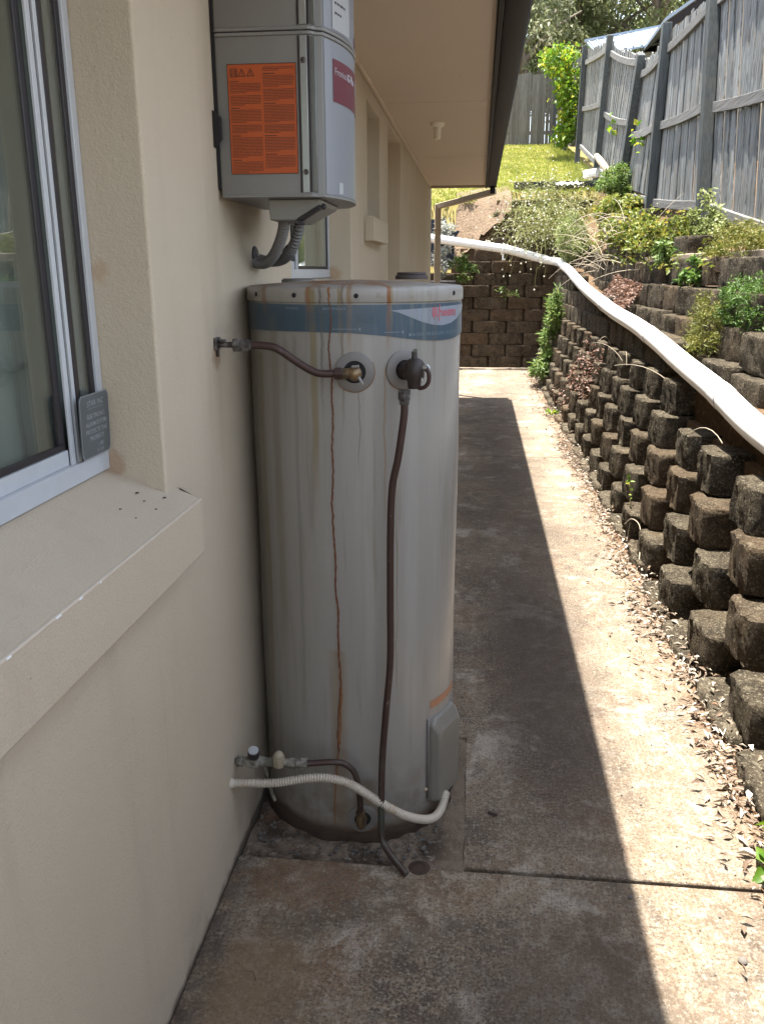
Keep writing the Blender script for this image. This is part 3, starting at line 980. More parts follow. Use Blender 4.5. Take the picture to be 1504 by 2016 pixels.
bmesh.ops.remove_doubles(bm, verts=bm.verts, dist=1e-5)
es = [e for e in bm.edges if len(e.link_faces) == 2 and e.calc_face_angle(0) > 1.0]
res = bmesh.ops.bevel(bm, geom=es, offset=0.007, segments=3, affect='EDGES', profile=0.5, clamp_overlap=True)
for f in bm.faces: f.smooth = False
for f in res['faces']: f.smooth = True
bm.to_mesh(me); bm.free()
link('wall', me, M_RENDER, house)
m_ = MB()
m_.box(-7, XB - 0.005, 11.78, 11.895, -0.1, 2.7)
m_.build('end_wall', M_RENDER, house)
m_ = MB()                                                  # room behind the windows
m_.box(-2.6, -2.5, -6, 11.7, 0, 2.7); m_.box(-2.5, XB - 0.01, -6, 11.7, -0.05, 0.0); m_.box(-2.5, XB - 0.01, -6, 11.7, 2.66, 2.70)
m_.box(-2.5, XB - 0.01, -6.0, -5.9, 0, 2.66); m_.box(-2.5, XB - 0.01, 2.2, 2.3, 0, 2.66); m_.box(-2.5, XB - 0.01, 5.0, 5.1, 0, 2.66)
m_.build('room', M_ROOM, house)
# soffit sheets, jointing strips
ysof = [-6, -2.3, 0.42, 3.16, 5.897, 8.62, 11.36]
for a, b in zip(ysof[:-1], ysof[1:]):
    m_ = MB(); m_.box(XW + 0.002, 0.042, a + 0.003, b - 0.003, 2.70, 2.71)
    m_.build('soffit_sheet', M_SOFFIT, house)
m_ = MB(); m_.box(XW + 0.002, 0.042, -6, 11.37, 2.712, 2.72)
m_.build('soffit_batten', M_SOFFIT, house)
m_ = MB(); m_.bar((XW + 0.014, -6, 2.690), (XW + 0.014, 11.36, 2.690), 0.022, 0.018)
m_.build('cornice_bead', M_SOFFIT, house, bevel=0.004)
m_ = MB(); m_.box(XW, 0.045, 11.362, 11.39, 2.67, 2.86)
m_.build('end_trim', M_CREAM, house, bevel=0.004)
m_ = MB(); m_.box(0.046, 0.068, -6, 11.42, 2.665, 2.86)
m_.build('fascia', M_BROWN, house, bevel=0.003)
# quad gutter: open box section
prof = [(0.072, 2.80), (0.072, 2.692), (0.098, 2.684), (0.155, 2.684), (0.172, 2.692), (0.186, 2.72), (0.188, 2.782), (0.196, 2.79), (0.196, 2.806), (0.188, 2.808), (0.182, 2.79), (0.180, 2.722), (0.168, 2.698), (0.152, 2.69), (0.10, 2.69), (0.078, 2.696), (0.078, 2.80)]
m_ = MB()
n = len(prof)
yend = (-6.0, 11.58)
m_.add([(x + 0.0, y, z) for y in yend for x, z in prof], [(i, (i + 1) % n, n + (i + 1) % n, n + i) for i in range(n)])
g1 = m_.build('gutter', M_BROWN, house, smooth=True, angle=30)
m_ = MB(); m_.box(0.070, 0.188, 11.581, 11.587, 2.69, 2.80)
m_.build('stop_end', M_BROWN, g1, loc=(0, 0, 0))
m_ = MB()
m_.add([(0.15, -6.3, 2.83), (0.15, 11.75, 2.83), (-5.5, 11.6, 4.9), (-5.5, -6.3, 4.9), (0.15, -6.3, 2.87), (0.15, 11.75, 2.87), (-5.5, 11.6, 4.94), (-5.5, -6.3, 4.94)], [(0, 3, 2, 1), (4, 5, 6, 7), (0, 1, 5, 4), (1, 2, 6, 5), (2, 3, 7, 6), (3, 0, 4, 7)])
m_.build('roof', M_ROOFTILE, house)
m_ = MB(); m_.box(-5.5, -2.7, -6.2, 11.7, 0, 4.9)
m_.build('house_core', M_ROOM, house)
# downpipe at the end: dark outlet, sloping offset, drop
m_ = MB(); m_.bar((0.135, 11.36, 2.70), (0.135, 11.36, 2.60), 0.06, 0.05, (0, 1, 0))
m_.build('gutter_outlet', M_BROWN, house)
m_ = MB(); m_.bar((0.16, 11.40, 2.625), (-0.56, 11.98, 2.50), 0.085, 0.065)
m_.bar((-0.575, 12.0, 2.53), (-0.575, 12.0, 0.0), 0.085, 0.06, (0, 1, 0))
m_.build('downpipe', M_CREAM, house, bevel=0.008)
m_ = MB(); m_.bar((-0.575, 11.975, 2.22), (-0.575, 11.975, 2.17), 0.1, 0.03, (0, 1, 0))
m_.build('downpipe_clip', M_CREAM, house, bevel=0.003)


def sill(y0, y1, xa, za, xb, zb, drop, name='window_sill'):
    m = MB()
    sec = [(xa, za), (xb, zb), (xb, zb - drop), (XW + 0.002, zb - drop - 0.004), (XW + 0.002, za - 0.06), (xa, za - 0.05)]
    k = len(sec)
    m.add([(x, y, z) for y in (y0, y1) for x, z in sec], [(i, (i + 1) % k, k + (i + 1) % k, k + i) for i in range(k)] + [tuple(range(k))[::-1], tuple(range(k, 2 * k))])
    return m.build(name, M_RENDER, house, bevel=0.004, seg=2)


M_NOSE = simple('worn_sill_edge', (0.52, 0.45, 0.36), 0.7, 0, 0.1, 30)
M_CHIP = simple('white_paint_chip', (0.7, 0.7, 0.7), 0.7, 0, 0.03, 30)
s1 = sill(-1.75, 1.768, -0.80, 1.252, -0.604, 1.172, 0.128)
m_ = MB(); m_.bar((-0.6055, -1.74, 1.171), (-0.6055, 1.764, 1.171), 0.006, 0.006)
m_.build('sill_edge', M_NOSE, s1, bevel=0.0015, loc=(0, 0, 0))
for (ya, yb) in ((1.085, 1.102), (1.16, 1.172), (0.95, 0.962), (1.235, 1.241)):
    m_ = MB(); m_.bar((-0.6035, ya, 1.1705), (-0.6035, yb, 1.1705), 0.004, 0.0035)
    m_.build('paint_chip', M_CHIP, s1, bevel=0.001, loc=(0, 0, 0))
sill(3.0, 4.56, -0.80, 1.632, -0.65, 1.60, 0.06)
s3 = sill(5.03, 5.82, -0.80, 1.99, -0.605, 1.962, 0.13)


def pane(name, x, y0, y1, z0, z1, parent):
    m = MB(); m.box(x - 0.002, x + 0.002, y0, y1, z0, z1)
    return m.build(name, M_GLASS, parent, loc=(0, 0, 0))


def frame_rect(name, x0, x1, y0, y1, z0, z1, wy, wz, mat, parent, loc=(0, 0, 0), wz2=None):
    m = MB()
    wz2 = wz2 or wz
    m.box(x0, x1, y0, y1, z0, z0 + wz); m.box(x0, x1, y0, y1, z1 - wz2, z1)
    m.box(x0, x1, y0, y0 + wy, z0 + wz + .0005, z1 - wz2 - .0005); m.box(x0, x1, y1 - wy, y1, z0 + wz + .0005, z1 - wz2 - .0005)
    return m.build(name, mat, parent, bevel=0.0015, loc=loc)


def window(y0, y1, z0, z1, xs, label_parent, split, curtain=True):
    """sliding window: outer frame, two sashes with seals and panes, curtain behind"""
    w = MB(); w.box(xs - 0.075, xs - 0.07, y0, y1, z0 - 0.002, z0)
    fr_ = frame_rect('window', xs - 0.04, xs, y0 + .001, y1 - .001, z0 + .001, z1 - .001, 0.024, 0.040, M_WHITE_AL, label_parent, None)
    fr_['label'] = None if False else 'white aluminium sliding window'
    del fr_['label']
    # right-hand fixed light
    frame_rect('seal', xs - 0.016, xs - 0.006, split + .025, y1 - 0.0245, z0 + .041, z1 - .041, 0.017, 0.014, M_BLACK, fr_)
    pane('pane', xs - 0.0115, split + .03, y1 - 0.04, z0 + .05, z1 - .05, fr_)
    # left-hand sliding sash, one rail further in, with a double stile
    a = split - 0.002
    for (ya, yb) in ((a - 0.017, a - .001), (a + 0.010, a + 0.023)):
        m = MB(); m.box(xs - 0.011, xs - 0.005, ya, yb, z0 + .041, z1 - .041)
        m.build('stile', M_WHITE_AL, fr_, bevel=0.0012, loc=(0, 0, 0))
    m = MB(); m.box(xs - 0.018, xs - 0.010, a - .0005, a + 0.0095, z0 + .041, z1 - .041)
    m.build('stile_seal', M_BLACK, fr_, loc=(0, 0, 0))
    for (za, zb) in ((z0 + .041, z0 + .072), (z1 - .072, z1 - .041)):
        m = MB(); m.box(xs - 0.03, xs - 0.012, y0 + 0.026, a - 0.0175, za, zb)
        m.build('sash_rail', M_WHITE_AL, fr_, bevel=0.0012, loc=(0, 0, 0))
    frame_rect('seal', xs - 0.026, xs - 0.016, y0 + 0.026, a - 0.018, z0 + .0725, z1 - .0725, 0.022, 0.012, M_BLACK, fr_)
    pane('pane', xs - 0.021, y0 + .04, a - .035, z0 + .08, z1 - .08, fr_)
    if curtain:
        V, F = [], []
        ny = 160
        yy = np.linspace(y0 - .05, y1 + .05, ny)
        for z in (z0 - 0.05, z1 - 0.02):
            for y in yy: V.append((xs - 0.075 + 0.006 * math.sin(y * 44) + 0.007 * math.sin(y * 19 + 1), y, z))
        F = [(i, i + 1, ny + i + 1, ny + i) for i in range(ny - 1)]
        o = np_mesh('curtain', V, F, M_CURTAIN, fr_, True); o.location = (0, 0, 0)
    return fr_


XG = -0.785
window(-1.6, 1.712, 1.250, 2.62, XG, house, 1.575)
window(3.05, 4.52, 1.63, 2.62, XG + .01, house, 3.72)
window(5.18, 5.85, 1.955, 2.60, XG, house, 5.5)
m_ = MB(); m_.box(-0.80, -0.765, 6.345, 7.325, 0.02, 2.655)
dr = m_.build('door', simple('cream_door', (0.5, 0.42, 0.32), 0.5), house, bevel=0.003)
m_ = MB(); m_.tube([(-0.765, 6.43, 1.0), (-0.72, 6.43, 1.0), (-0.715, 6.45, 1.0), (-0.715, 6.54, 1.0)], 0.009, 10)
m_.build('handle', M_SILVER, dr, smooth=True, loc=(0, 0, 0))

lamp = empty('lamp_holder', (-0.334, 6.683, 2.70), 'small cream batten lamp holder without bulb on the eave soffit', 'lamp holder')
m_ = MB(); m_.tube([(-0.334, 6.683, 2.70), (-0.334, 6.683, 2.684), (-0.334, 6.683, 2.676), (-0.334, 6.683, 2.668)], [0.052, 0.05, 0.042, 0.03], 20)
m_.build('base', M_LAMP, lamp, smooth=True)
m_ = MB(); m_.tube([(-0.334, 6.683, 2.668), (-0.334, 6.683, 2.60), (-0.334, 6.683, 2.592)], [0.027, 0.026, 0.024], 18)
m_.build('socket', M_LAMP, lamp, smooth=True)

# insect husks and grit on the near sill
M_BUG = simple('dark_husk', (0.03, 0.022, 0.016), 0.7, 0, 0.3, 30)
m_ = MB()
for (px_, py_) in ((-0.70, 1.64), (-0.675, 1.615), (-0.69, 1.53), (-0.645, 1.60), (-0.655, 1.52), (-0.655, 1.675)):
    z = 1.252 - (px_ + 0.80) / 0.196 * 0.08 + 0.004
    r = random.uniform(.0014, .0028)
    m_.sphere((px_, py_, z), r, 6, 4, .7); m_.sphere((px_ + r, py_ + r * .6, z), r * .8, 6, 4, .7)
tag(m_.build('insect_husk', M_BUG, smooth=True), 'scatter of dark insect husks and grit on the near window sill', 'debris', kind='stuff')


# ------------------------------------------------------------------ text
def text_pts(body, size, bold=0.0, align='LEFT'):
    cu = bpy.data.curves.new('t', 'FONT')
    cu.body = body; cu.size = size; cu.align_x = align
    cu.offset = bold
    cu.resolution_u = 3
    ob = bpy.data.objects.new('t', cu)
    COL.objects.link(ob)
    dg = bpy.context.evaluated_depsgraph_get()
    me = bpy.data.meshes.new_from_object(ob.evaluated_get(dg))
    V = [(v.co.x, v.co.y) for v in me.vertices]
    F = [tuple(p.vertices) for p in me.polygons]
    bpy.data.objects.remove(ob); bpy.data.curves.remove(cu); bpy.data.meshes.remove(me)
    return V, F


def flat_bars(rects):
    V, F = [], []
    for (x0, x1, y0, y1) in rects:
        b = len(V); V += [(x0, y0), (x1, y0), (x1, y1), (x0, y1)]; F.append((b, b + 1, b + 2, b + 3))
    return V, F


def mapped(name, VF, fn, mat, parent):
    V, F = VF
    me = bpy.data.meshes.new(name)
    me.from_pydata([tuple(fn(x, y)) for x, y in V], [], F)
    me.materials.append(mat)
    o = bpy.data.objects.new(name, me); COL.objects.link(o)
    o.parent = parent; o.location = -parent.location
    return o


def merge(parts):
    V, F = [], []
    for v, f in parts:
        b = len(V); V += v; F += [tuple(b + i for i in q) for q in f]
    return V, F


def shift(VF, dx, dy, sx=1, sy=1): return [(x * sx + dx, y * sy + dy) for x, y in VF[0]], VF[1]


def para(x0, x1, y_top, lines, lh, bar, last=0.6, seed=0):
    """rows of word-length marks standing for print too small to read"""
    rs = random.Random(seed)
    R_ = []
    for i in range(lines):
        y = y_top - i * lh
        x = x0
        end = x1 if i < lines - 1 else x0 + (x1 - x0) * last
        while x < end - bar:
            w = rs.uniform(1.5, 5.5) * bar
            R_.append((x, min(end, x + w), y - bar, y)); x += w + bar * .7
    return R_


# ------------------------------------------------------------------ the water heater
TC = Vector((-0.352, 2.475, 0))
heater = empty('water_heater', (TC.x, TC.y, 0), 'tall grey cylindrical water heater with blue band and rust streaks', 'water heater')


def on_tank(phi, z, off=0.0):
    a = math.radians(phi)
    return Vector((TC.x + (TR + off) * math.sin(a), TC.y - (TR + off) * math.cos(a), z))


def tn(phi):
    a = math.radians(phi)
    return Vector((math.sin(a), -math.cos(a), 0))


def cyl_sheet(name, phis, zfun, off, mat, parent, rows=None, close=False):
    """sheet on the tank: for every phi a list of (z, extra offset); uv in metres"""
    me = bpy.data.meshes.new(name)
    V, UV = [], []
    n = None
    for p in phis:
        zs = zfun(p)
        n = len(zs)
        for (z, e) in zs:
            V.append(on_tank(p, z, off + e)); UV.append((math.radians(p) * TR, z))
    F = []
    for i in range(len(phis) - 1):
        for k in range(n - 1):
            F.append((i * n + k, (i + 1) * n + k, (i + 1) * n + k + 1, i * n + k + 1))
    me.from_pydata([tuple(v) for v in V], [], F)
    uvl = me.uv_layers.new(name='UVMap')
    for lp in me.loops: uvl.data[lp.index].uv = UV[lp.vertex_index]
    for p in me.polygons: p.use_smooth = True
    me.materials.append(mat)
    o = bpy.data.objects.new(name, me); COL.objects.link(o)
    o.parent = parent
    o.location = -parent.location if parent.parent is None else (0, 0, 0)
    return o


full = list(np.linspace(-180, 180, 121))
cyl_sheet('tank_body', full, lambda p: [(z, 0.0012 * math.sin(z * 9 + p * .05)) for z in np.linspace(0.018, 1.583, 30)], 0, M_TANK, heater)
lid = cyl_sheet('lid', full, lambda p: [(1.583, -.004), (1.5835, .003), (1.586, .0045), (1.612, .0045), (1.619, .003), (1.623, -.004), (1.628, -.06), (1.634, -.16), (1.637, -.26), (1.638, -.3025)], 0, M_LID, heater)
for ph, z in ((-51.6, 1.602), (-22.6, 1.602), (8.4, 1.601), (67.7, 1.604), (110, 1.602)):
    m_ = MB(); m_.disc(on_tank(ph, z, .0045), tn(ph), 0.0012, 0.0062, 0.003, 10)
    m_.disc(on_tank(ph, z, .0045), tn(ph), 0.0, 0.0013, 0.0015, 8)
    m_.build('lid_screw', M_HOLE, lid, smooth=True, loc=(0, 0, 0))
m_ = MB()
m_.disc((-0.205, 2.66, 1.637), (0, 0, 1), 0.0, 0.05, 0.016, 24); m_.disc((-0.205, 2.66, 1.652), (0, 0, 1), 0.03, 0.045, 0.006, 24)
m_.build('lid_plug', simple('dark_rusty_plug', (0.06, 0.045, 0.04), 0.7), lid, smooth=True, loc=(0, 0, 0))
m_ = MB(); m_.disc((-0.535, 2.56, 1.629), (0, 0, 1), 0.0, 0.05, 0.012, 24)
m_.build('lid_cap', M_ESC, lid, smooth=True, loc=(0, 0, 0))
# rusty foot ring
m_ = MB()
rs_ = []
for i in range(73):
    a = 2 * PI * i / 72
    rs_.append((math.sin(a), -math.cos(a)))
for (rr, z) in ((0.300, 0.022), (0.306, 0.016), (0.309, 0.0), (0.312, -0.03)):
    for (sx, sy) in rs_:
        j = random.uniform(-.004, .005)
        m_.v.append((TC.x + (rr + j) * sx, TC.y + (rr + j) * sy, z + j * .6))
for q in range(3):
    for i in range(72):
        m_.f.append((q * 73 + i, q * 73 + i + 1, (q + 1) * 73 + i + 1, (q + 1) * 73 + i)); m_.m.append(0)
m_.build('foot_ring', M_RUSTBASE, heater, smooth=True, angle=180)

# blue band with its wave-shaped lower edge
LOW = [(-90, 1.505), (-75, 1.507), (-40, 1.510), (-18, 1.511), (5, 1.509), (23, 1.500), (40, 1.488), (52, 1.483), (66, 1.483), (78, 1.488), (100, 1.50), (130, 1.505)]
band = cyl_sheet('brand_band', list(np.linspace(-88, 128, 110)), lambda p: [(interp(p, LOW) + (1.579 - interp(p, LOW)) * k / 3, 0) for k in range(4)], 0.0022, M_BAND, heater)
SWT = [(25, 1.5645), (40, 1.5675), (60, 1.571), (75, 1.572), (100, 1.57)]
SWB = [(25, 1.5635), (29, 1.559), (34, 1.549), (43, 1.532), (51, 1.5235), (58, 1.5215), (66, 1.526), (73, 1.536), (80, 1.55), (88, 1.566)]
cyl_sheet('logo_panel', list(np.linspace(25, 88, 50)), lambda p: [(interp(p, SWB), 0), ((interp(p, SWB) + interp(p, SWT)) / 2, 0), (interp(p, SWT), 0)], 0.0032, M_SWOOSH, band)


def onb(x, y, off=0.0042): return on_tank(math.degrees(x / TR), y, off)


ph2s = lambda p: math.radians(p) * TR
big = shift(text_pts('Rheem', 0.034, 0.0006), 0, 0, 1, 1)
w_ = max(x for x, y in big[0])
big = shift(big, ph2s(48.8), 1.5455, ph2s(70.5 - 48.8) / w_, 1)
# the tall stroke through the first letter of the logo
tall = flat_bars([(ph2s(54.2), ph2s(54.2) + .0032, 1.532, 1.579 - .002), (ph2s(50.4), ph2s(50.4) + .003, 1.538, 1.552)])
mapped('logo_lettering', merge([big, tall]), onb, M_PRINTR, band).location = (0, 0, 0)
mp = text_pts('M A I N S   P R E S S U R E   E L E C T R I C   W A T E R', 0.0115, 0.0001)
w_ = max(x for x, y in mp[0])
mp = shift(mp, ph2s(34.6), 1.498, ph2s(86 - 34.6) / w_, 1)
wtx = shift(text_pts('WARNING', 0.0085, 0.0001), ph2s(-28.2), 1.5665)
mtx = shift(text_pts('MAINTENANCE', 0.0085, 0.0001), ph2s(-7.8), 1.5665)
for q in (mp, wtx, mtx): mapped('lettering', q, lambda x, y: onb(x, y, .0036), M_PRINTG, band).location = (0, 0, 0)
rows = para(ph2s(-27), ph2s(-10.5), 1.560, 9, 0.0038, 0.0011, .7, 1) + para(ph2s(-7.6), ph2s(5), 1.560, 9, 0.0038, 0.0011, .5, 2) + para(ph2s(8), ph2s(19), 1.560, 8, 0.0038, 0.0011, .8, 3) + para(ph2s(-50), ph2s(-31), 1.560, 8, 0.0038, 0.0011, .8, 4)
mapped('small_print', flat_bars(rows), lambda x, y: onb(x, y, .0036), M_PRINTF, band).location = (0, 0, 0)
rows = para(ph2s(-3), ph2s(8.5), 1.5195, 1, 0.004, 0.0018, 1, 6) + para(ph2s(22), ph2s(30), 1.5105, 1, 0.004, 0.0018, 1, 7)
rows += [(ph2s(9.6), ph2s(10.4), 1.515, 1.522), (ph2s(31), ph2s(31.8), 1.506, 1.513)]
mapped('slogan_print', flat_bars(rows), lambda x, y: onb(x, y, .0036), M_PRINTG, band).location = (0, 0, 0)


def rust_run(pts, wtab, mat, name, off):
    """narrow raised run of rust following (phi, z) points, with small kinks"""
    P = spline([(p, z, 0) for p, z in pts], 14)
    rs = random.Random(len(pts) + int(pts[0][0] * 10))
    V, F = [], []
    j = 0.0
    n = len(P)
    for i, q in enumerate(P):
        j = 0.8 * j + rs.gauss(0, 0.13)
        w = interp(i / n, wtab) * rs.uniform(.75, 1.25)
        s = math.radians(q.x + j) * TR
        for k, h in ((-1, 0), (0, .0012), (1, 0)):
            V.append(on_tank(math.degrees((s + k * w) / TR), q.y, off + h))
    for i in range(n - 1):
        for k in range(2): F.append((i * 3 + k, i * 3 + k + 1, i * 3 + k + 4, i * 3 + k + 3))
    o = np_mesh(name, V, F, mat, heater, True)
    return o


rust_run([(-4.4, 1.6225), (-4.4, 1.60), (-4.2, 1.584)], [(0, .0026), (1, .002)], M_RUST2, 'rust_run', .006)
rust_run([(-4.2, 1.582), (-3.7, 1.55), (-3.6, 1.529), (-4.7, 1.48), (-5.2, 1.462), (-4.2, 1.42), (-3.9, 1.34), (-3.7, 1.28), (-4.3, 1.2), (-4.0, 1.12), (-4.8, 1.043), (-4.1, 0.93), (-3.2, 0.80), (-2.5, 0.67), (-2.2, 0.56), (-2.4, 0.5), (-3.9, 0.40), (-3.7, 0.294)], [(0, .0015), (.3, .002), (.6, .0024), (1, .0024)], M_RUST, 'rust_run', .0032)
rust_run([(-2.3, 0.55), (-1.9, 0.47), (-2.4, 0.40), (-3.2, 0.32)], [(0, .0018), (1, .0026)], M_RUST2, 'rust_run', .002)
rust_run([(-4.0, 0.29), (-5.8, 0.235), (-6.5, 0.15), (-6.8, 0.04)], [(0, .002), (1, .0016)], M_RUST2, 'rust_run', .002)
rust_run([(29.2, 1.2), (28.6, 1.05), (29.3, 0.9), (28.8, 0.7), (29.2, 0.5)], [(0, .0007), (1, .0006)], M_TWIG, 'scale_run', .0016)

# round covers with dark openings
for ph, z, ro, ri in ((7.3, 1.410, 0.0515, 0.029), (32.4, 1.412, 0.0515, 0.026), (9.1, 0.069, 0.046, 0.025)):
    nn = tn(ph)
    m_ = MB(); m_.disc(on_tank(ph, z, -0.001), nn, ri, ro, 0.006, 40)
    fl = m_.build('flange_cover', M_ESC, heater, smooth=True)
    m_ = MB(); m_.disc(on_tank(ph, z, 0.0008), nn, 0.0, ri + .002, 0.001, 30)
    m_.build('opening', M_HOLE, fl, smooth=True, loc=(0, 0, 0))
    # rust line under the rim
    x = nn.cross(Vector((0, 0, 1))).normalized()
    m_ = MB()
    a0, a1 = (150, 330) if ph > 0 and z > 1 else (170, 300)
    m_.tube([on_tank(ph, z, 0.0015) - x * -math.cos(math.radians(a)) * (ro + .0005) * 1 + Vector((0, 0, math.sin(math.radians(a)) * (ro + .0005))) for a in range(a0, a1, 6)], 0.0013, 5)
    m_.build('rust_rim', M_RUST2, fl, smooth=True, loc=(0, 0, 0))

# element cover low on the right
ph = 66
nn, tt = tn(ph), Vector((math.cos(math.radians(ph)), math.sin(math.radians(ph)), 0))
c0 = Vector((TC.x, TC.y, 0))
def cv(n_, t_, z): return c0 + nn * (n_ - .008) + tt * t_ + Vector((0, 0, z))
m_ = MB()
out = [(-.078, .066), (.078, .066), (.078, .335), (.06, .352), (-.06, .352), (-.078, .335)]
inn = [(-.069, .074), (.069, .074), (.069, .300), (.058, .312), (-.058, .312), (-.069, .300)]
k = 6
m_.add([cv(.27, a, b) for a, b in out] + [cv(.318, a, b) for a, b in out] + [cv(.340, a, b) for a, b in inn],
       [(i, (i + 1) % k, k + (i + 1) % k, k + i) for i in range(k)] + [(k + i, k + (i + 1) % k, 2 * k + (i + 1) % k, 2 * k + i) for i in range(k)] + [tuple(range(2 * k, 3 * k))])
ec = m_.build('element_cover', simple('heater_cover_enamel', (0.165, 0.155, 0.132), 0.4, 0, 0.1, 12), heater, bevel=0.008, seg=3)
cyl_sheet('cover_flange', list(np.linspace(50, 84, 20)), lambda p: [(0.082, -.002), (0.083, .004), (0.355, .004), (0.356, -.002)], 0.0, M_ESC, ec)
for a, b in ((-.086, 0.115), (-.062, 0.088)):
    m_ = MB(); m_.disc(cv(0.300 if a < -.08 else .325, a, b), (nn * .6 - tt * .8), 0.0, 0.0062, 0.004, 10)
    m_.build('cover_screw', M_CREAM, ec, smooth=True, loc=(0, 0, 0))
cyl_sheet('warning_sticker', list(np.linspace(52.5, 84, 20)), lambda p: [(0.385, 0), (0.411, 0)], 0.0012, M_STICK, heater)

# ------------------------------------------------------------------ copper pipes, valves, conduits
hot = empty('copper_pipe', (-0.66, 2.114, 1.483), 'brown copper pipe bending from the wall to the brass outlet on the heater', 'pipe')
m_ = MB(); m_.tube(spline([(-0.352, 2.126, 1.411), (-0.385, 2.12, 1.411), (-0.409, 2.117, 1.416), (-0.445, 2.115, 1.436), (-0.498, 2.111, 1.472), (-0.525, 2.11, 1.480), (-0.555, 2.11, 1.482), (-0.585, 2.11, 1.482)], 6), 0.0098, 14)
m_.build('pipe', M_COPPER, hot, smooth=True)
m_ = MB(); m_.tube([(-0.60, 2.112, 1.482), (-0.70, 2.114, 1.483)], 0.0075, 12)
m_.build('wall_stub', M_TARN, hot, smooth=True)
for (a, b, r, nn_) in ((-0.612, -0.594, .0185, 6), (-0.594, -0.588, .013, 16), (-0.588, -0.572, .0175, 6), (-0.572, -0.566, .0125, 16)):
    m_ = MB(); m_.tube([(a, 2.111, 1.482), (b, 2.111, 1.482)], r, nn_)
    m_.build('nut' if nn_ == 6 else 'collar', M_TARN, hot, bevel=0.0012)
m_ = MB(); m_.tube([(-0.655, 2.114, 1.476), (-0.655, 2.114, 1.452)], 0.004, 8); m_.tube([(-0.648, 2.108, 1.492), (-0.630, 2.104, 1.492)], 0.005, 8); m_.box(-0.664, -0.652, 2.096, 2.132, 1.47, 1.50)
m_.build('wall_flange', M_TARN, hot, bevel=0.002)
nf_ = tn(7.3)
fc = on_tank(7.3, 1.410, 0)
m_ = MB(); m_.tube([fc - nf_ * .01, fc + nf_ * .03], 0.0125, 18)
m_.sphere(fc + nf_ * .036, 0.0195, 16, 10)
m_.tube([fc + nf_ * .038 + Vector((-.012, 0, 0)), fc + nf_ * .040 + Vector((-.030, .002, 0))], 0.0135, 16)
m_.build('brass_elbow', M_BRASS, hot, smooth=True)
m_ = MB(); m_.tube([Vector((-0.338, 2.128, 1.411)), Vector((-0.358, 2.126, 1.411))], 0.0165, 6)
m_.build('nut', M_COPPER, hot, bevel=0.0012)
m_ = MB(); m_.tube([fc + nf_ * .05 + Vector((.012, 0, -.008)), fc + nf_ * .062 + Vector((.022, 0, -.024))], [0.004, 0.0028], 8)
m_.tube([fc + nf_ * .044 + Vector((-.006, 0, .018)), fc + nf_ * .046 + Vector((.012, 0, .020))], .0035, 6)
m_.build('brass_tail', M_SILVER, hot, smooth=True)

rv = empty('relief_valve', (-0.179, 2.12, 1.34), 'dark relief valve with side lever and long copper drain pipe down the heater', 'valve')
nv = tn(32.4)
vc = on_tank(32.4, 1.412, 0)
body = vc + nv * .058
m_ = MB()
m_.tube([vc - nv * .01, vc + nv * .045], 0.0225, 18)
m_.tube([body + Vector((0, 0, -.042)), body + Vector((0, 0, -.025)), body + Vector((0, 0, -.012)), body + Vector((0, 0, .02)), body + Vector((0, 0, .03)), body + Vector((0, 0, .034))], [.0165, .018, .026, .0265, .02, .012], 18)
m_.build('valve_body', M_TARN if False else simple('dark_bronze', (0.032, 0.024, 0.021), 0.5, 0.3, 0.3, 30), rv, smooth=True)
m_ = MB(); m_.tube([body + Vector((0, 0, .03)), body + Vector((0, 0, .052))], 0.0085, 6); m_.box(body.x - .003, body.x + .007, body.y - .01, body.y + .004, body.z + .05, body.z + .058)
m_.build('test_stem', M_TARN, rv, bevel=0.001)
m_ = MB()
lx = body + Vector((.026, -.012, 0))
m_.tube(spline([lx + Vector((-.006, 0, -.022)), lx + Vector((-.007, 0, .006)), lx + Vector((.002, 0, .018)), lx + Vector((.012, 0, .014)), lx + Vector((.015, 0, -.004))], 6), 0.0032, 8)
m_.build('lever_guard', M_SILVER, rv, smooth=True)
m_ = MB(); m_.tube(spline([lx + Vector((.004, -.004, .010)), lx + Vector((.012, -.006, .0)), lx + Vector((.012, -.006, -.022)), lx + Vector((.002, -.004, -.036)), lx + Vector((-.014, 0, -.040))], 6), 0.0055, 10)
m_.build('lever', M_COPPER, rv, smooth=True)
m_ = MB(); m_.tube([(-0.180, 2.124, 1.372), (-0.180, 2.124, 1.347)], 0.0175, 6)
m_.build('nut', M_TARN, rv, bevel=0.0012)
m_ = MB(); m_.tube([(-0.180, 2.124, 1.347), (-0.180, 2.124, 1.336)], 0.013, 16)
m_.build('collar', M_TARN, rv, smooth=True)
dp = spline([(-0.179, 2.124, 1.340), (-0.181, 2.124, 1.30), (-0.195, 2.125, 1.198), (-0.211, 2.13, 1.115), (-0.216, 2.135, 0.988), (-0.217, 2.14, 0.80), (-0.217, 2.14, 0.614), (-0.228, 2.13, 0.461), (-0.238, 2.12, 0.302), (-0.239, 2.10, 0.147), (-0.236, 2.09, 0.073), (-0.213, 2.065, 0.040), (-0.158, 2.018, 0.007)], 8)
m_ = MB(); m_.tube(dp, 0.0098, 14)
m_.build('drain_pipe', M_COPPER, rv, smooth=True)

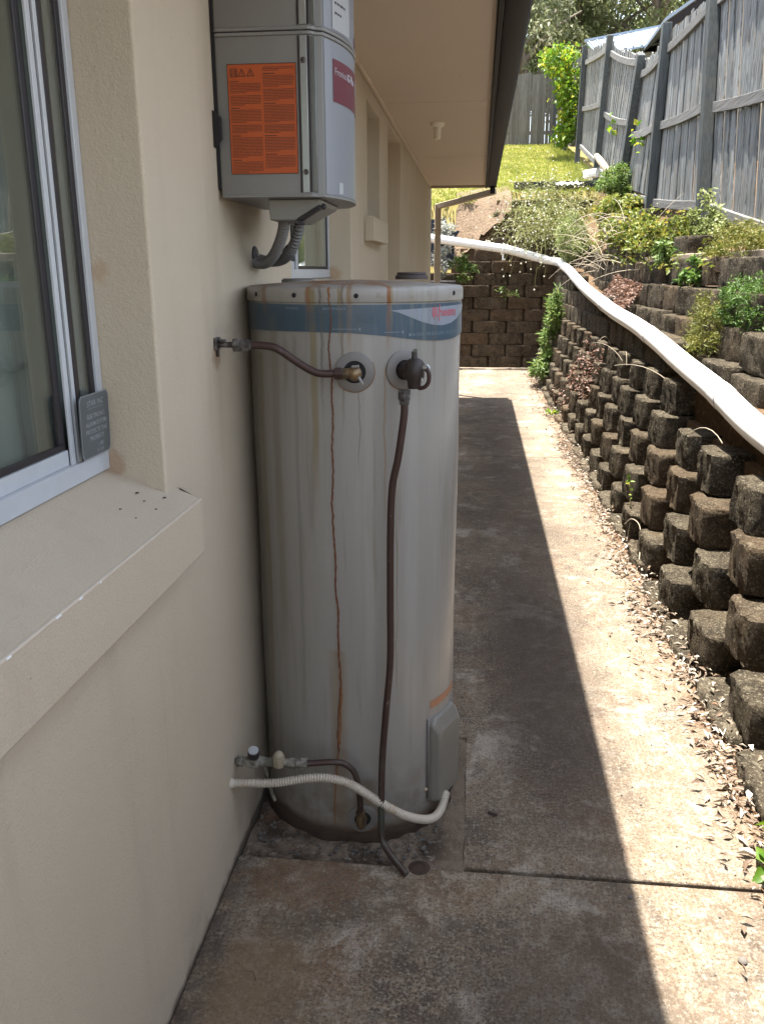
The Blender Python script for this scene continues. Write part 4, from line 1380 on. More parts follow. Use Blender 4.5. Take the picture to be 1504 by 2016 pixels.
cold = empty('inlet_valve_set', (-0.66, 2.08, 0.30), 'limescaled cold water valve set low on the wall with copper bend into the heater', 'valve set')
m_ = MB(); m_.tube([(-0.67, 2.078, 0.303), (-0.615, 2.08, 0.303)], 0.009, 12); m_.tube([(-0.654, 2.079, 0.303), (-0.636, 2.079, 0.303)], 0.0165, 6)
m_.build('wall_union', M_SCALE, cold, bevel=0.001)
m_ = MB()
m_.tube([(-0.636, 2.08, 0.303), (-0.62, 2.08, 0.303), (-0.60, 2.08, 0.304), (-0.57, 2.08, 0.304), (-0.56, 2.08, 0.305)], [.012, .018, .019, .0145, .013], 14)
m_.tube([(-0.604, 2.078, 0.31), (-0.601, 2.066, 0.334)], [.017, .014], 14)
m_.tube([(-0.562, 2.08, 0.306), (-0.50, 2.08, 0.306)], 0.0125, 14)
m_.tube([(-0.50, 2.08, 0.306), (-0.482, 2.08, 0.306)], 0.0155, 6)
m_.tube([(-0.480, 2.08, 0.306), (-0.466, 2.08, 0.306)], 0.013, 14)
m_.build('valve_body', M_SCALE, cold, smooth=True, angle=50)
m_ = MB(); m_.tube([(-0.602, 2.070, 0.328), (-0.599, 2.060, 0.352)], [.0165, .0165], 20)
hb = m_.build('isolating_knob', M_BLACK, cold, bevel=0.002)
m_ = MB(); m_.tube([(-0.599, 2.0600, 0.3525), (-0.5988, 2.0592, 0.3545)], 0.0145, 20)
m_.build('knob_face', M_LABELW, hb, smooth=True, loc=(0, 0, 0))
m_ = MB(); m_.tube([(-0.531, 2.078, 0.30), (-0.529, 2.070, 0.332)], 0.0175, 8); m_.sphere((-0.528, 2.068, 0.336), 0.0145, 12, 6)
m_.build('valve_cap', simple('cream_valve_cap', (0.28, 0.24, 0.17), 0.6), cold, bevel=0.001)
m_ = MB(); m_.tube([(-0.470, 2.08, 0.306), (-0.448, 2.081, 0.307)], 0.0165, 6)
m_.build('nut', M_SCALE, cold, bevel=0.001)
m_ = MB(); m_.tube(spline([(-0.452, 2.081, 0.307), (-0.41, 2.088, 0.309), (-0.372, 2.094, 0.309), (-0.342, 2.10, 0.300), (-0.318, 2.104, 0.274), (-0.308, 2.108, 0.235), (-0.303, 2.112, 0.18), (-0.303, 2.122, 0.12)], 6), 0.0088, 12)
m_.build('copper_bend', M_COPPER, cold, smooth=True)
m_ = MB(); m_.tube([(-0.303, 2.120, 0.135), (-0.303, 2.124, 0.108)], 0.0145, 6); m_.tube(spline([(-0.303, 2.124, 0.11), (-0.303, 2.130, 0.082), (-0.303, 2.145, 0.072), (-0.304, 2.20, 0.070)], 5), 0.0135, 12)
m_.build('inlet_elbow', M_BRASS, cold, smooth=True, angle=50)
m_ = MB(); m_.tube(spline([(-0.575, 2.085, 0.295), (-0.574, 2.10, 0.25), (-0.566, 2.105, 0.20), (-0.553, 2.10, 0.165)], 5), 0.0055, 10)
m_.build('drip_tube', M_SCALE, cold, smooth=True)


def corrugated(pts, r, pitch, amp, n=14, steps=5):
    P = spline(pts, 40)
    L = [0]
    for a, b in zip(P[:-1], P[1:]): L.append(L[-1] + (b - a).length)
    tot = L[-1]
    N = int(tot / pitch * steps)
    out = []
    j = 0
    for i in range(N + 1):
        d = tot * i / N
        while j < len(L) - 2 and L[j + 1] < d: j += 1
        f = (d - L[j]) / max(1e-9, L[j + 1] - L[j])
        out.append(P[j].lerp(P[j + 1], f))
    m = MB()
    m.tube(out, 0, n, rf=lambda i: r + amp * math.cos(2 * PI * i / steps))
    return m


wc = empty('flexible_conduit', (-0.66, 2.03, 0.26), 'cream corrugated flexible conduit looping from the wall round to the heater cover', 'conduit')
m_ = corrugated([(-0.672, 2.028, 0.262), (-0.629, 2.05, 0.252), (-0.545, 2.066, 0.247), (-0.458, 2.074, 0.262), (-0.393, 2.078, 0.266), (-0.328, 2.085, 0.247), (-0.256, 2.10, 0.190), (-0.183, 2.125, 0.130), (-0.125, 2.16, 0.091), (-0.089, 2.20, 0.072), (-0.069, 2.262, 0.064), (-0.058, 2.31, 0.085)], 0.0118, 0.0078, 0.0017, 14, 6)
m_.build('conduit_tube', M_CONDUIT, wc, smooth=True, angle=180)
m_ = MB(); m_.tube([(-0.668, 2.028, 0.262), (-0.655, 2.034, 0.260)], 0.0155, 14)
m_.build('wall_bush', M_CONDUIT, wc, smooth=True)

m_ = MB(); m_.disc((-0.125, 2.06, -0.004), (0, 0, 1), 0.0, 0.032, 0.006, 28); m_.disc((-0.125, 2.06, 0.001), (0, 0, 1), 0.018, 0.022, 0.003, 28)
tag(m_.build('floor_drain', M_RUSTBASE, smooth=True), 'small round rusty drain lid on the ground beside the copper pipe end', 'floor drain')

# ------------------------------------------------------------------ the inverter on the wall
inv = empty('solar_inverter', (-0.66, 2.42, 1.84), 'grey solar inverter box on the wall with orange warning label', 'inverter')
IY0, IY1 = 2.203, 2.637


def front_x(y):
    k = (y - (IY0 + IY1) / 2) / ((IY1 - IY0) / 2)
    return -0.398 + 0.052 * (1 - k * k)


def inv_prof(grow=0.0):
    p = [(-0.650, IY1 + grow), (-0.650, IY0 - grow + .004), (-0.642, IY0 - grow), (-0.452, IY0 - grow), (-0.422, IY0 - grow), (-0.412, IY0 + .004 - grow), (-0.407, IY0 + 0.012 - grow)]
    for y in np.linspace(IY0 + 0.016, IY1 - 0.016, 17): p.append((front_x(y) + grow, y))
    p += [(-0.407, IY1 - .012 + grow), (-0.42, IY1 + grow)]
    return p


def prism(prof, z0, z1, dz=0.0):
    m = MB(); k = len(prof)
    m.add([(x, y, z0) for x, y in prof] + [(x, y, z1) for x, y in prof], [(i, (i + 1) % k, k + (i + 1) % k, k + i) for i in range(k)] + [tuple(range(k))[::-1], tuple(range(k, 2 * k))])
    return m


lowb = prism(inv_prof(), 1.846, 2.202).build('lower_cover', M_INV, inv, smooth=True, angle=35)
prism(inv_prof(), 2.222, 2.662).build('upper_cover', M_INV, inv, smooth=True, angle=35)
prism(inv_prof(.004), 2.2025, 2.2105).build('seam_ring', M_INV, inv, bevel=0.002)
prism(inv_prof(.001), 2.2108, 2.2128).build('seam_ring', M_HOLE, inv)
prism(inv_prof(.004), 2.213, 2.2215).build('seam_ring', M_INV, inv, bevel=0.002)
prism(inv_prof(.0025), 1.8395, 1.8457).build('bottom_lip', M_INV, inv, bevel=0.0015)


def front_sheet(name, y0, y1, z0, z1, off, mat, parent=inv, n=20, zskew=0.0):
    V = []
    for y in np.linspace(y0, y1, n):
        for z in (z0, z1): V.append((front_x(y) + off, y, z))
    F = [(i * 2, i * 2 + 2, i * 2 + 3, i * 2 + 1) for i in range(n - 1)]
    return np_mesh(name, V, F, mat, parent, True)


front_sheet('front_panel', IY0 + .022, IY1 - .022, 1.848, 2.200, 0.0012, M_INVF)
front_sheet('front_panel', IY0 + .022, IY1 - .022, 2.224, 2.660, 0.0012, M_INVF)
for (z0, z1) in ((1.85, 2.200), (2.224, 2.66)):
    m_ = MB(); m_.box(-0.441, -0.424, IY0 - 0.004, IY0 - .0002, z0, z1)
    ra = m_.build('side_rail', M_INVRAIL, inv, bevel=0.001)
    m_ = MB(); m_.box(-0.447, -0.4425, IY0 - 0.002, IY0 - .0002, z0, z1); m_.box(-0.4225, -0.4175, IY0 - 0.0025, IY0 + .002, z0, z1)
    m_.build('rail_groove', M_BLACK, inv)
    m_ = MB(); m_.box(-0.4165, -0.404, IY0 + 0.001, IY0 + .010, z0, z1)
    m_.build('corner_strip', simple('dark_alloy', (0.14, 0.15, 0.14), 0.35, 0.4), inv, bevel=0.002)
for z in (2.147, 1.897, 2.40):
    m_ = MB(); m_.disc((-0.4325, IY0 - .004, z), (0, -1, 0), 0.002, 0.0068, 0.003, 14); m_.disc((-0.4325, IY0 - .0035, z), (0, -1, 0), 0.0, 0.0022, 0.001, 8)
    m_.build('rail_screw', M_TARN, inv, smooth=True)
# orange label on the side
lab = MB(); lab.box(-0.6215, -0.4515, IY0 - 0.0012, IY0 - 0.0002, 1.894, 2.143)
lb = lab.build('warning_label', M_ORANGE, inv)
def onl(x, y): return Vector((-0.6215 + x, IY0 - 0.0017, 1.894 + y))
LW, LH = 0.170, 0.249
bord = flat_bars([(0, LW, 0, .0016), (0, LW, LH - .0016, LH), (0, .0016, 0, LH), (LW - .0016, LW, 0, LH)])
rows = []
y = LH - .038
for k_, nl in enumerate((1, 7, 7, 1, 9, 6, 1, 14, 1, 8)):
    if nl == 1: rows += [(.006, .028, y - .0019, y)]; y -= .0047
    else:
        rows += para(.006, .082, y, nl, .0034, .0014, .5, 30 + k_); y -= nl * .0034 + .0034
    if y < .012: break
y = LH - .008
for k_, nl in enumerate((3, 1, 8, 8, 1, 12, 6, 1, 10, 1, 9)):
    if nl == 1: rows += [(.088, .118, y - .0019, y)]; y -= .0047
    else:
        rows += para(.088, .164, y, nl, .0034, .0014, .5, 60 + k_); y -= nl * .0034 + .0034
    if y < .012: break
mapped('label_print', merge([bord, flat_bars(rows)]), onl, M_LBLACK, lb).location = (0, 0, 0)


def tri_icon(cx, cy, h):
    o_ = [(cx - h * .58, cy - h * .5), (cx + h * .58, cy - h * .5), (cx, cy + h * .5)]
    i_ = [(cx - h * .40, cy - h * .40), (cx + h * .40, cy - h * .40), (cx, cy + h * .30)]
    return o_ + i_, [(0, 1, 4, 3), (1, 2, 5, 4), (2, 0, 3, 5)]


ic = [tri_icon(.036, LH - .019, .018), tri_icon(.058, LH - .019, .018)]
ic.append(flat_bars([(.0352, .0368, LH - .0225, LH - .0165), (.0352, .0368, LH - .0255, LH - .024), (.0575, .0595, LH - .0255, LH - .0225), (.0565, .0585, LH - .0225, LH - .0195), (.0578, .0596, LH - .0195, LH - .0155)]))
ic.append(flat_bars([(.007, .0086, LH - .028, LH - .011), (.0234, .025, LH - .028, LH - .011), (.0152, .0168, LH - .026, LH - .014), (.007, .0160, LH - .0116, LH - .010), (.0160, .025, LH - .0116, LH - .010), (.007, .025, LH - .029, LH - .0274), (.010, .0125, LH - .027, LH - .013), (.0195, .022, LH - .027, LH - .013)]))
mapped('label_icon', merge(ic), onl, M_LBLACK, lb).location = (0, 0, 0)
# dark red badge wrapped on the front
bd = front_sheet('badge', 2.262, 2.60, 2.066, 2.163, 0.0022, M_BADGE)
def onf(x, y): return Vector((front_x(2.262 + x) + .0028, 2.262 + x, 2.066 + y))
b1 = shift(text_pts('Fronius', 0.024, -0.0002), .008, .062)
w1 = max(x for x, y in b1[0])
b2 = shift(text_pts('IG Plus', 0.024, 0.0007), w1 + .006, .062)
mapped('badge_lettering', merge([b1, b2, flat_bars([(.187, .235, .045, .085)]), flat_bars(para(.187, .235, .034, 1, .006, .005, 1, 5))]), onf, M_PRINTW, bd).location = (0, 0, 0)
lbw = front_sheet('rating_label', 2.262, 2.372, 2.228, 2.60, 0.0024, M_LABELW)
rows = []
for i, (a, b) in enumerate(((.012, .05), (.012, .075), (.02, .06), (.02, .09), (.02, .09), (.018, .085), (.02, .095), (.02, .10), (.03, .095), (.03, .10), (.02, .09))):
    rows += para(a, b, .04 + i * .022, 1, .006, .0052, 1, 90 + i)
mapped('rating_print', flat_bars(rows), lambda x, y: Vector((front_x(2.262 + x) + .003, 2.262 + x, 2.228 + y)), M_PRINTK, lbw).location = (0, 0, 0)
front_sheet('small_label', 2.285, 2.31, 1.852, 1.880, 0.0022, M_LABELW)
m_ = MB(); m_.disc((front_x(2.455) + .001, 2.455, 2.236), (1, 0.05, 0), 0.0, 0.017, 0.002, 20)
m_.build('round_plug', simple('dark_red_plug', (0.1, 0.05, 0.05), 0.5), inv, smooth=True)
# cable box under the housing, with its dark flap
m_ = MB()
m_.add([(-0.545, 2.25, 1.8385), (-0.405, 2.25, 1.8385), (-0.405, 2.52, 1.8385), (-0.545, 2.52, 1.8385), (-0.545, 2.27, 1.788), (-0.478, 2.27, 1.788), (-0.478, 2.50, 1.788), (-0.545, 2.50, 1.788), (-0.409, 2.25, 1.826), (-0.409, 2.52, 1.826)],
       [(0, 1, 2, 3), (4, 7, 6, 5), (0, 4, 5, 8, 1), (1, 8, 9, 2), (8, 5, 6, 9), (2, 9, 6, 7, 3), (3, 7, 4, 0)])
m_.build('cable_box', M_INVBOX, inv, bevel=0.004)
m_ = MB(); m_.bar((-0.409, 2.262, 1.820), (-0.470, 2.275, 1.786), 0.018, 0.010); m_.bar((-0.463, 2.272, 1.788), (-0.463, 2.272, 1.776), 0.02, 0.02, (0, 1, 0)); m_.sphere((-0.407, 2.29, 1.822), 0.008, 10, 6)
m_.build('release_flap', M_BLACK, inv, bevel=0.002)
m_ = MB()
m_.add([(-0.6585, 2.185, 1.955), (-0.6585, 2.185, 2.04), (-0.640, 2.185, 2.025), (-0.640, 2.185, 1.975), (-0.6585, 2.20, 1.955), (-0.6585, 2.20, 2.04), (-0.640, 2.20, 2.025), (-0.640, 2.20, 1.975)], [(0, 1, 2, 3), (4, 7, 6, 5), (0, 4, 5, 1), (1, 5, 6, 2), (2, 6, 7, 3), (3, 7, 4, 0)])
m_.box(-0.6595, -0.650, IY0 + .002, IY1 - .002, 1.86, 2.64)
m_.build('wall_bracket', M_HOLE, inv, bevel=0.001)
g2 = empty('flexible_conduit', (-0.545, 2.34, 1.79), 'grey corrugated conduit under the inverter, the nearer one of the pair', 'conduit', None)
m_ = corrugated([(-0.523, 2.335, 1.795), (-0.53, 2.36, 1.772), (-0.552, 2.40, 1.735), (-0.585, 2.45, 1.700), (-0.625, 2.50, 1.683), (-0.675, 2.53, 1.69)], 0.0138, 0.0105, 0.0022, 14, 6)
m_.build('conduit_tube', M_GREYPL, g2, smooth=True, angle=180)
m_ = MB(); m_.disc((-0.6595, 2.535, 1.705), (1, 0, 0), 0.0, 0.028, 0.008, 20)
m_.build('wall_flange', M_BLACK, g2, smooth=True)
g3 = empty('flexible_conduit', (-0.50, 2.40, 1.79), 'grey corrugated conduit with smooth elbow behind the nearer one under the inverter', 'conduit', None)
m_ = corrugated([(-0.497, 2.42, 1.795), (-0.503, 2.43, 1.772), (-0.522, 2.455, 1.735), (-0.545, 2.485, 1.712)], 0.0138, 0.0105, 0.0022, 14, 6)
m_.build('conduit_tube', M_GREYPL, g3, smooth=True, angle=180)
m_ = MB(); m_.tube(spline([(-0.540, 2.478, 1.717), (-0.556, 2.497, 1.701), (-0.585, 2.53, 1.691), (-0.63, 2.58, 1.69), (-0.675, 2.62, 1.70)], 6), 0.0155, 16); m_.tube([(-0.537, 2.475, 1.72), (-0.548, 2.488, 1.709)], 0.0185, 16)
m_.build('elbow', M_GREYPL, g3, smooth=True)

# ------------------------------------------------------------------ alarm sign in the window
sg = empty('alarm_sign', (-0.772, 1.635, 1.36), 'weathered grey alarm plate fixed to the lower corner of the near window', 'sign')
def ons(x, y, off=0.0): return Vector((-0.7745 + off + 0.003 * (y / .13), 1.566 + x + 0.004 * (y / .13), 1.296 + y))
SW_, SH_ = 0.134, 0.128
me_out = [(.008, 0), (SW_ - .008, 0), (SW_ - .001, .009), (SW_, SH_ * .5), (SW_ - .002, SH_ - .008), (SW_ - .009, SH_), (.007, SH_), (0, SH_ - .008), (.001, SH_ * .4), (.002, .009)]
k = len(me_out)
m_ = MB(); m_.add([ons(x, y, -.002) for x, y in me_out] + [ons(x, y, 0) for x, y in me_out], [(i, (i + 1) % k, k + (i + 1) % k, k + i) for i in range(k)] + [tuple(range(k))[::-1], tuple(range(k, 2 * k))])
m_.build('plate', M_SIGN, sg)
cx_, cy_ = SW_ / 2, SH_ / 2
inn_ = [(cx_ + (x - cx_) * .965, cy_ + (y - cy_) * .97) for x, y in me_out]
mapped('chipped_edge', (me_out + inn_, [(i, (i + 1) % k, k + (i + 1) % k, k + i) for i in range(k)]), lambda x, y: ons(x, y, .0005), M_SIGNE, sg)
lines = [('STAR INC', .104, .0155), ('ELECTRONIC', .079, .0125), ('ALARM SYSTEM', .0635, .0125), ('PROTECTS THIS', .0485, .0125), ('PROPERTY', .034, .0125), ('1 300', .018, .011), ('V/ 311', .006, .011)]
tp = []
for s_, y_, z_ in lines:
    v_ = text_pts(s_, z_, 0.0002, 'CENTER')
    tp.append(shift(v_, SW_ * .53 + (.014 if y_ < .02 else 0), y_, 1.12, 1))
tp.append(flat_bars([(.035, .105, .0985, .0993)]))
mapped('sign_lettering', merge(tp), lambda x, y: ons(x, y, .0005), M_SIGNT, sg)

# ------------------------------------------------------------------ storm water pipe along the wall
pv = empty('drain_pipe', (1.27, 5, 1.0), 'long white storm water pipe sagging along the top of the lower block wall', 'pipe')
path = [(interp(y, PIPE_X) + 0.012 * math.sin(y * 1.1), y, interp(y, PIPE_Z) + 0.008 * math.sin(y * 2.1)) for y in (-4.5, -2, 0.5, 2.5, 3.8, 4.6, 5.4, 6.3, 7.2, 8.3, 9.4, 10.7, 12, 13.2, 14.2)]
path += [(1.325, 14.75, 1.795), (1.27, 15.08, 1.815), (1.10, 15.18, 1.845)]
PR = 0.064
joints = [4.55, 6.6, 9.0]
cut = [-9] + joints + [99]
P = spline(path, 8)
m_ = MB(); m_.tube(P, PR, 22)
m_.build('pipe_run', M_PVC, pv, smooth=True)
for yj in joints:
    i = min(range(len(P)), key=lambda q: abs(P[q].y - yj))
    d = (P[i + 1] - P[i - 1]).normalized()
    m_ = MB(); m_.tube([P[i] - d * .075, P[i] - d * .068, P[i] + d * .068, P[i] + d * .075], [PR + .0005, PR + .003, PR + .003, PR + .0005], 22)
    m_.build('pipe_socket', M_PVC, pv, smooth=True, angle=60)
    m_ = MB(); m_.tube([P[i] - d * .0785, P[i] - d * .0755], PR + .002, 22)
    m_.build('joint_gap', M_HOLE, pv, smooth=True)
i = len(P) - 14
m_ = MB(); m_.tube(P[i:i + 4], PR + .006, 22)
m_.build('pipe_elbow', M_PVC, pv, smooth=True)
pv2 = empty('drain_pipe', (0.3, 15.18, 2.0), 'white storm water pipe sloping across the face of the far block wall', 'pipe')
Q = spline([(1.14, 15.18, 1.838), (0.9, 15.18, 1.90), (0.48, 15.18, 2.01), (0.0, 15.18, 2.085), (-0.76, 15.18, 2.195), (-2.0, 15.18, 2.36), (-3.0, 15.18, 2.5)], 4)
m_ = MB(); m_.tube(Q, 0.07, 20)
m_.build('pipe_run', M_PVC, pv2, smooth=True)
m_ = MB(); m_.tube([(0.405, 15.18, 2.02), (0.375, 15.18, 2.026)], 0.086, 20); m_.box(0.375, 0.405, 15.165, 15.195, 1.84, 1.95); m_.box(0.365, 0.415, 15.17, 15.42, 1.93, 1.945)
m_.build('pipe_clip', M_PVC, pv2, bevel=0.002)

# ------------------------------------------------------------------ side fence
fence = empty('paling_fence', (2.2, 12, 2.3), 'leaning grey paling fence with posts and sagging rails along the right', 'fence')
# post: base y, base z, top y, top z, x base, x top
POSTS = [(3.6, 1.72, 3.75, 3.9, 2.2, 2.2), (6.2, 1.8, 6.5, 4.0, 2.2, 2.2), (8.80, 2.05, 9.28, 4.30, 2.2, 2.2), (11.66, 2.45, 11.56, 4.50, 2.2, 2.22), (14.32, 2.85, 13.42, 4.58, 2.2, 2.25), (17.36, 3.50, 16.66, 5.60, 2.2, 2.22), (20.8, 4.3, 20.55, 6.32, 2.2, 2.2), (23.5, 4.7, 23.5, 6.7, 2.15, 2.15), (26.0, 5.0, 26.0, 7.0, 2.05, 2.05)]
TOPZ = [(4.0, 3.98), (4.1, 4.08), (4.20, 4.22), (4.43, 4.42), (4.50, 4.55), (5.40, 5.52), (6.24, 6.30), (6.62, 6.62), (6.95, 6.95)]   # paling top just before / after each post
RT = [(3.8, 3.8), (3.95, 3.98), (4.10, 4.13), (4.215, 4.245), (4.334, 4.50), (5.32, 5.44), (5.99, 6.08), (6.4, 6.4), (6.7, 6.7)]
RM = [(2.7, 2.75), (2.85, 2.88), (3.14, 3.20), (3.374, 3.426), (3.60, 3.775), (4.40, 4.60), (5.09, 5.15), (5.5, 5.5), (5.8, 5.8)]
RB = [(1.7, 1.75), (1.83, 1.86), (2.225, 2.262), (2.486, 2.52), (2.80, 2.85), (3.50, 3.60), (4.35, 4.4), (4.75, 4.75), (5.1, 5.1)]


def post_at(i, z):
    b = POSTS[i]
    k = (z - b[1]) / (b[3] - b[1])
    return b[0] + (b[2] - b[0]) * k, b[4] + (b[5] - b[4]) * k


for i, b in enumerate(POSTS):
    m_ = MB(); m_.bar((b[4] - 0.085, b[0], b[1] - 0.3), (b[5] - 0.085, b[2], b[3]), 0.125, 0.105, (1, 0, 0))
    m_.build('post', M_POST, fence, bevel=0.006)
for i in range(len(POSTS) - 1):
    for tab, sag in ((RT, 0.02), (RM, 0.02), (RB, 0.01)):
        za, zb = tab[i][1], tab[i + 1][0]
        ya, xa = post_at(i, za); yb, xb = post_at(i + 1, zb)
        if i in (3, 4) and tab is not RB: sag = 0.05
        m_ = MB()
        K = 5
        pts = []
        for k in range(K + 1):
            t_ = k / K
            pts.append(Vector((xa + (xb - xa) * t_ - 0.045, ya + 0.065 + (yb - ya - 0.13) * t_, za + (zb - za) * t_ - sag * 4 * t_ * (1 - t_))))
        h = 0.047
        vs = []
        for p in pts: vs += [p + Vector((-.02, 0, -h)), p + Vector((.02, 0, -h)), p + Vector((.02, 0, h)), p + Vector((-.02, 0, h))]
        fs = [(0, 3, 2, 1), (4 * K, 4 * K + 1, 4 * K + 2, 4 * K + 3)]
        for k in range(K):
            for q in range(4): fs.append((4 * k + q, 4 * k + (q + 1) % 4, 4 * k + 4 + (q + 1) % 4, 4 * k + 4 + q))
        m_.add(vs, fs)
        m_.build('rail', M_RAIL, fence, bevel=0.004)
    # palings of this bay
    nb = max(3, round((POSTS[i + 1][0] - POSTS[i][0]) / 0.102))
    for k in range(nb):
        t_ = (k + 0.5) / nb
        yb_ = POSTS[i][0] + (POSTS[i + 1][0] - POSTS[i][0]) * t_
        yt_ = POSTS[i][2] + (POSTS[i + 1][2] - POSTS[i][2]) * t_
        zt_ = TOPZ[i][1] + (TOPZ[i + 1][0] - TOPZ[i][1]) * t_ + random.gauss(0, .02)
        if i == 3: zt_ -= 0.05 * math.sin(PI * t_)
        zb_ = max(interp(yb_, FENCE_BASE) - 0.02, RB[i][1] + (RB[i + 1][0] - RB[i][1]) * t_ - 0.28)
        xt_ = POSTS[i][5] + (POSTS[i + 1][5] - POSTS[i][5]) * t_
        m_ = MB()
        jx = random.gauss(0, .005) + (0.007 if k % 2 else 0)
        m_.bar((2.185 + jx, yb_, zb_), (xt_ - 0.015 + jx, yt_ + random.gauss(0, .006), zt_), random.choice((.088, .092, .095)), 0.014, (1, 0, 0))
        m_.build('paling', M_PALE, fence)

bf = empty('paling_fence', (0, 26, 5.1), 'brown-grey paling fence across the top of the lawn', 'fence')
x = -3.35
for k in range(52):
    m_ = MB()
    h = 6.90 + random.gauss(0, .012)
    m_.bar((x, 26.0 + random.gauss(0, .004), 5.06), (x + random.gauss(0, .006), 26.0, h), 0.014, 0.096, (1, 0, 0))
    m_.build('paling', M_BACKP, bf)
    x += 0.1022
for z in (5.4, 6.6):
    m_ = MB(); m_.bar((-4.05, 26.045, z), (1.95, 26.045, z), 0.04, 0.09)
    m_.build('rail', M_BACKP, bf)
for x in (-3.6, -1.2, 1.2):
    m_ = MB(); m_.bar((x, 26.11, 4.8), (x, 26.11, 6.95), 0.1, 0.1, (0, 1, 0))
    m_.build('post', M_BACKP, bf)

# ------------------------------------------------------------------ neighbouring roofs
shed = empty('garden_shed', (4, 24, 4.5), 'shed with pale blue ribbed metal roof behind the side fence', 'shed')
m_ = MB(); m_.box(2.7, 5.6, 22.3, 26.6, 4.2, 6.55)
m_.build('wall', simple('shed_wall_sheet', (0.4, 0.42, 0.42), 0.6), shed)
m_ = MB()
sk = 0.155
m_.add([(2.55, 22.0, 6.42), (5.8, 22.0, 6.42 + sk * 3.25), (5.8, 24.4, 7.32 + sk * 3.0), (2.55, 24.4, 7.24), (2.55, 22.0, 6.46), (5.8, 22.0, 6.46 + sk * 3.25), (5.8, 24.4, 7.36 + sk * 3.0), (2.55, 24.4, 7.28)], [(0, 3, 2, 1), (4, 5, 6, 7), (0, 1, 5, 4), (1, 2, 6, 5), (2, 3, 7, 6), (3, 0, 4, 7)])
rf = m_.build('roof', M_SHED, shed)
for i in range(17):
    x = 2.6 + 0.19 * i
    m_ = MB(); m_.bar((x, 22.0, 6.475 + sk * (x - 2.55)), (x, 24.4, 7.30 + (x - 2.55) * .152), 0.03, 0.025)
    m_.build('roof_rib', M_SHED, rf, loc=(0, 0, 0))
m_ = MB(); m_.bar((2.5, 24.42, 7.31), (5.85, 24.42, 7.31 + 3.3 * .152), 0.12, 0.05)
m_.build('ridge_capping', M_SHED, rf, loc=(0, 0, 0))

nh = empty('neighbour_house', (6, 20, 4), 'house with steep blue-grey gable roof behind the side fence at upper right', 'house')
m_ = MB(); m_.add([(3.95, 20.2, 3.5), (9.6, 20.2, 3.5), (9.6, 20.2, 6.7), (6.8, 20.2, 8.5), (3.95, 20.2, 6.7), (3.95, 28, 3.5), (9.6, 28, 3.5), (9.6, 28, 6.7), (6.8, 28, 8.5), (3.95, 28, 6.7)], [(0, 1, 2, 3, 4), (9, 8, 7, 6, 5), (0, 4, 9, 5), (1, 6, 7, 2), (0, 5, 6, 1)])
m_.build('wall', M_CREAM, nh)
for sx in (0, 1):
    m_ = MB()
    e0, r0 = ((3.6, 6.53), (6.8, 8.64)) if sx == 0 else ((10.0, 6.53), (6.8, 8.64))
    m_.add([(e0[0], 19.7, e0[1]), (r0[0], 19.7, r0[1]), (r0[0], 28.3, r0[1]), (e0[0], 28.3, e0[1]), (e0[0], 19.7, e0[1] + .07), (r0[0], 19.7, r0[1] + .07), (r0[0], 28.3, r0[1] + .07), (e0[0], 28.3, e0[1] + .07)], [(0, 3, 2, 1), (4, 5, 6, 7), (0, 1, 5, 4), (1, 2, 6, 5), (2, 3, 7, 6), (3, 0, 4, 7)])
    m_.build('roof', M_SHED, nh)
m_ = MB(); m_.bar((3.7, 19.74, 6.48), (6.8, 19.74, 8.52), 0.04, 0.16)
m_.build('bargeboard', M_BROWN, nh)

fh = empty('neighbour_house', (-1, 42, 7), 'cream house gable with dark roof edge far behind the back fence', 'house')
m_ = MB(); m_.box(-9, 2.0, 40.3, 47, 6.5, 9.75)
m_.build('wall', M_HOUSEY, fh)
m_ = MB(); m_.add([(-9.5, 39.8, 9.7), (2.35, 39.8, 9.7), (1.9, 39.8, 10.15), (-3.5, 39.8, 12.2), (-9.5, 47.5, 9.7), (2.35, 47.5, 9.7), (1.9, 47.5, 10.15), (-3.5, 47.5, 12.2)], [(0, 1, 2, 3), (7, 6, 5, 4), (1, 5, 6, 2), (2, 6, 7, 3), (3, 7, 4, 0), (0, 4, 5, 1)])
m_.build('roof', M_ROOFTILE, fh)


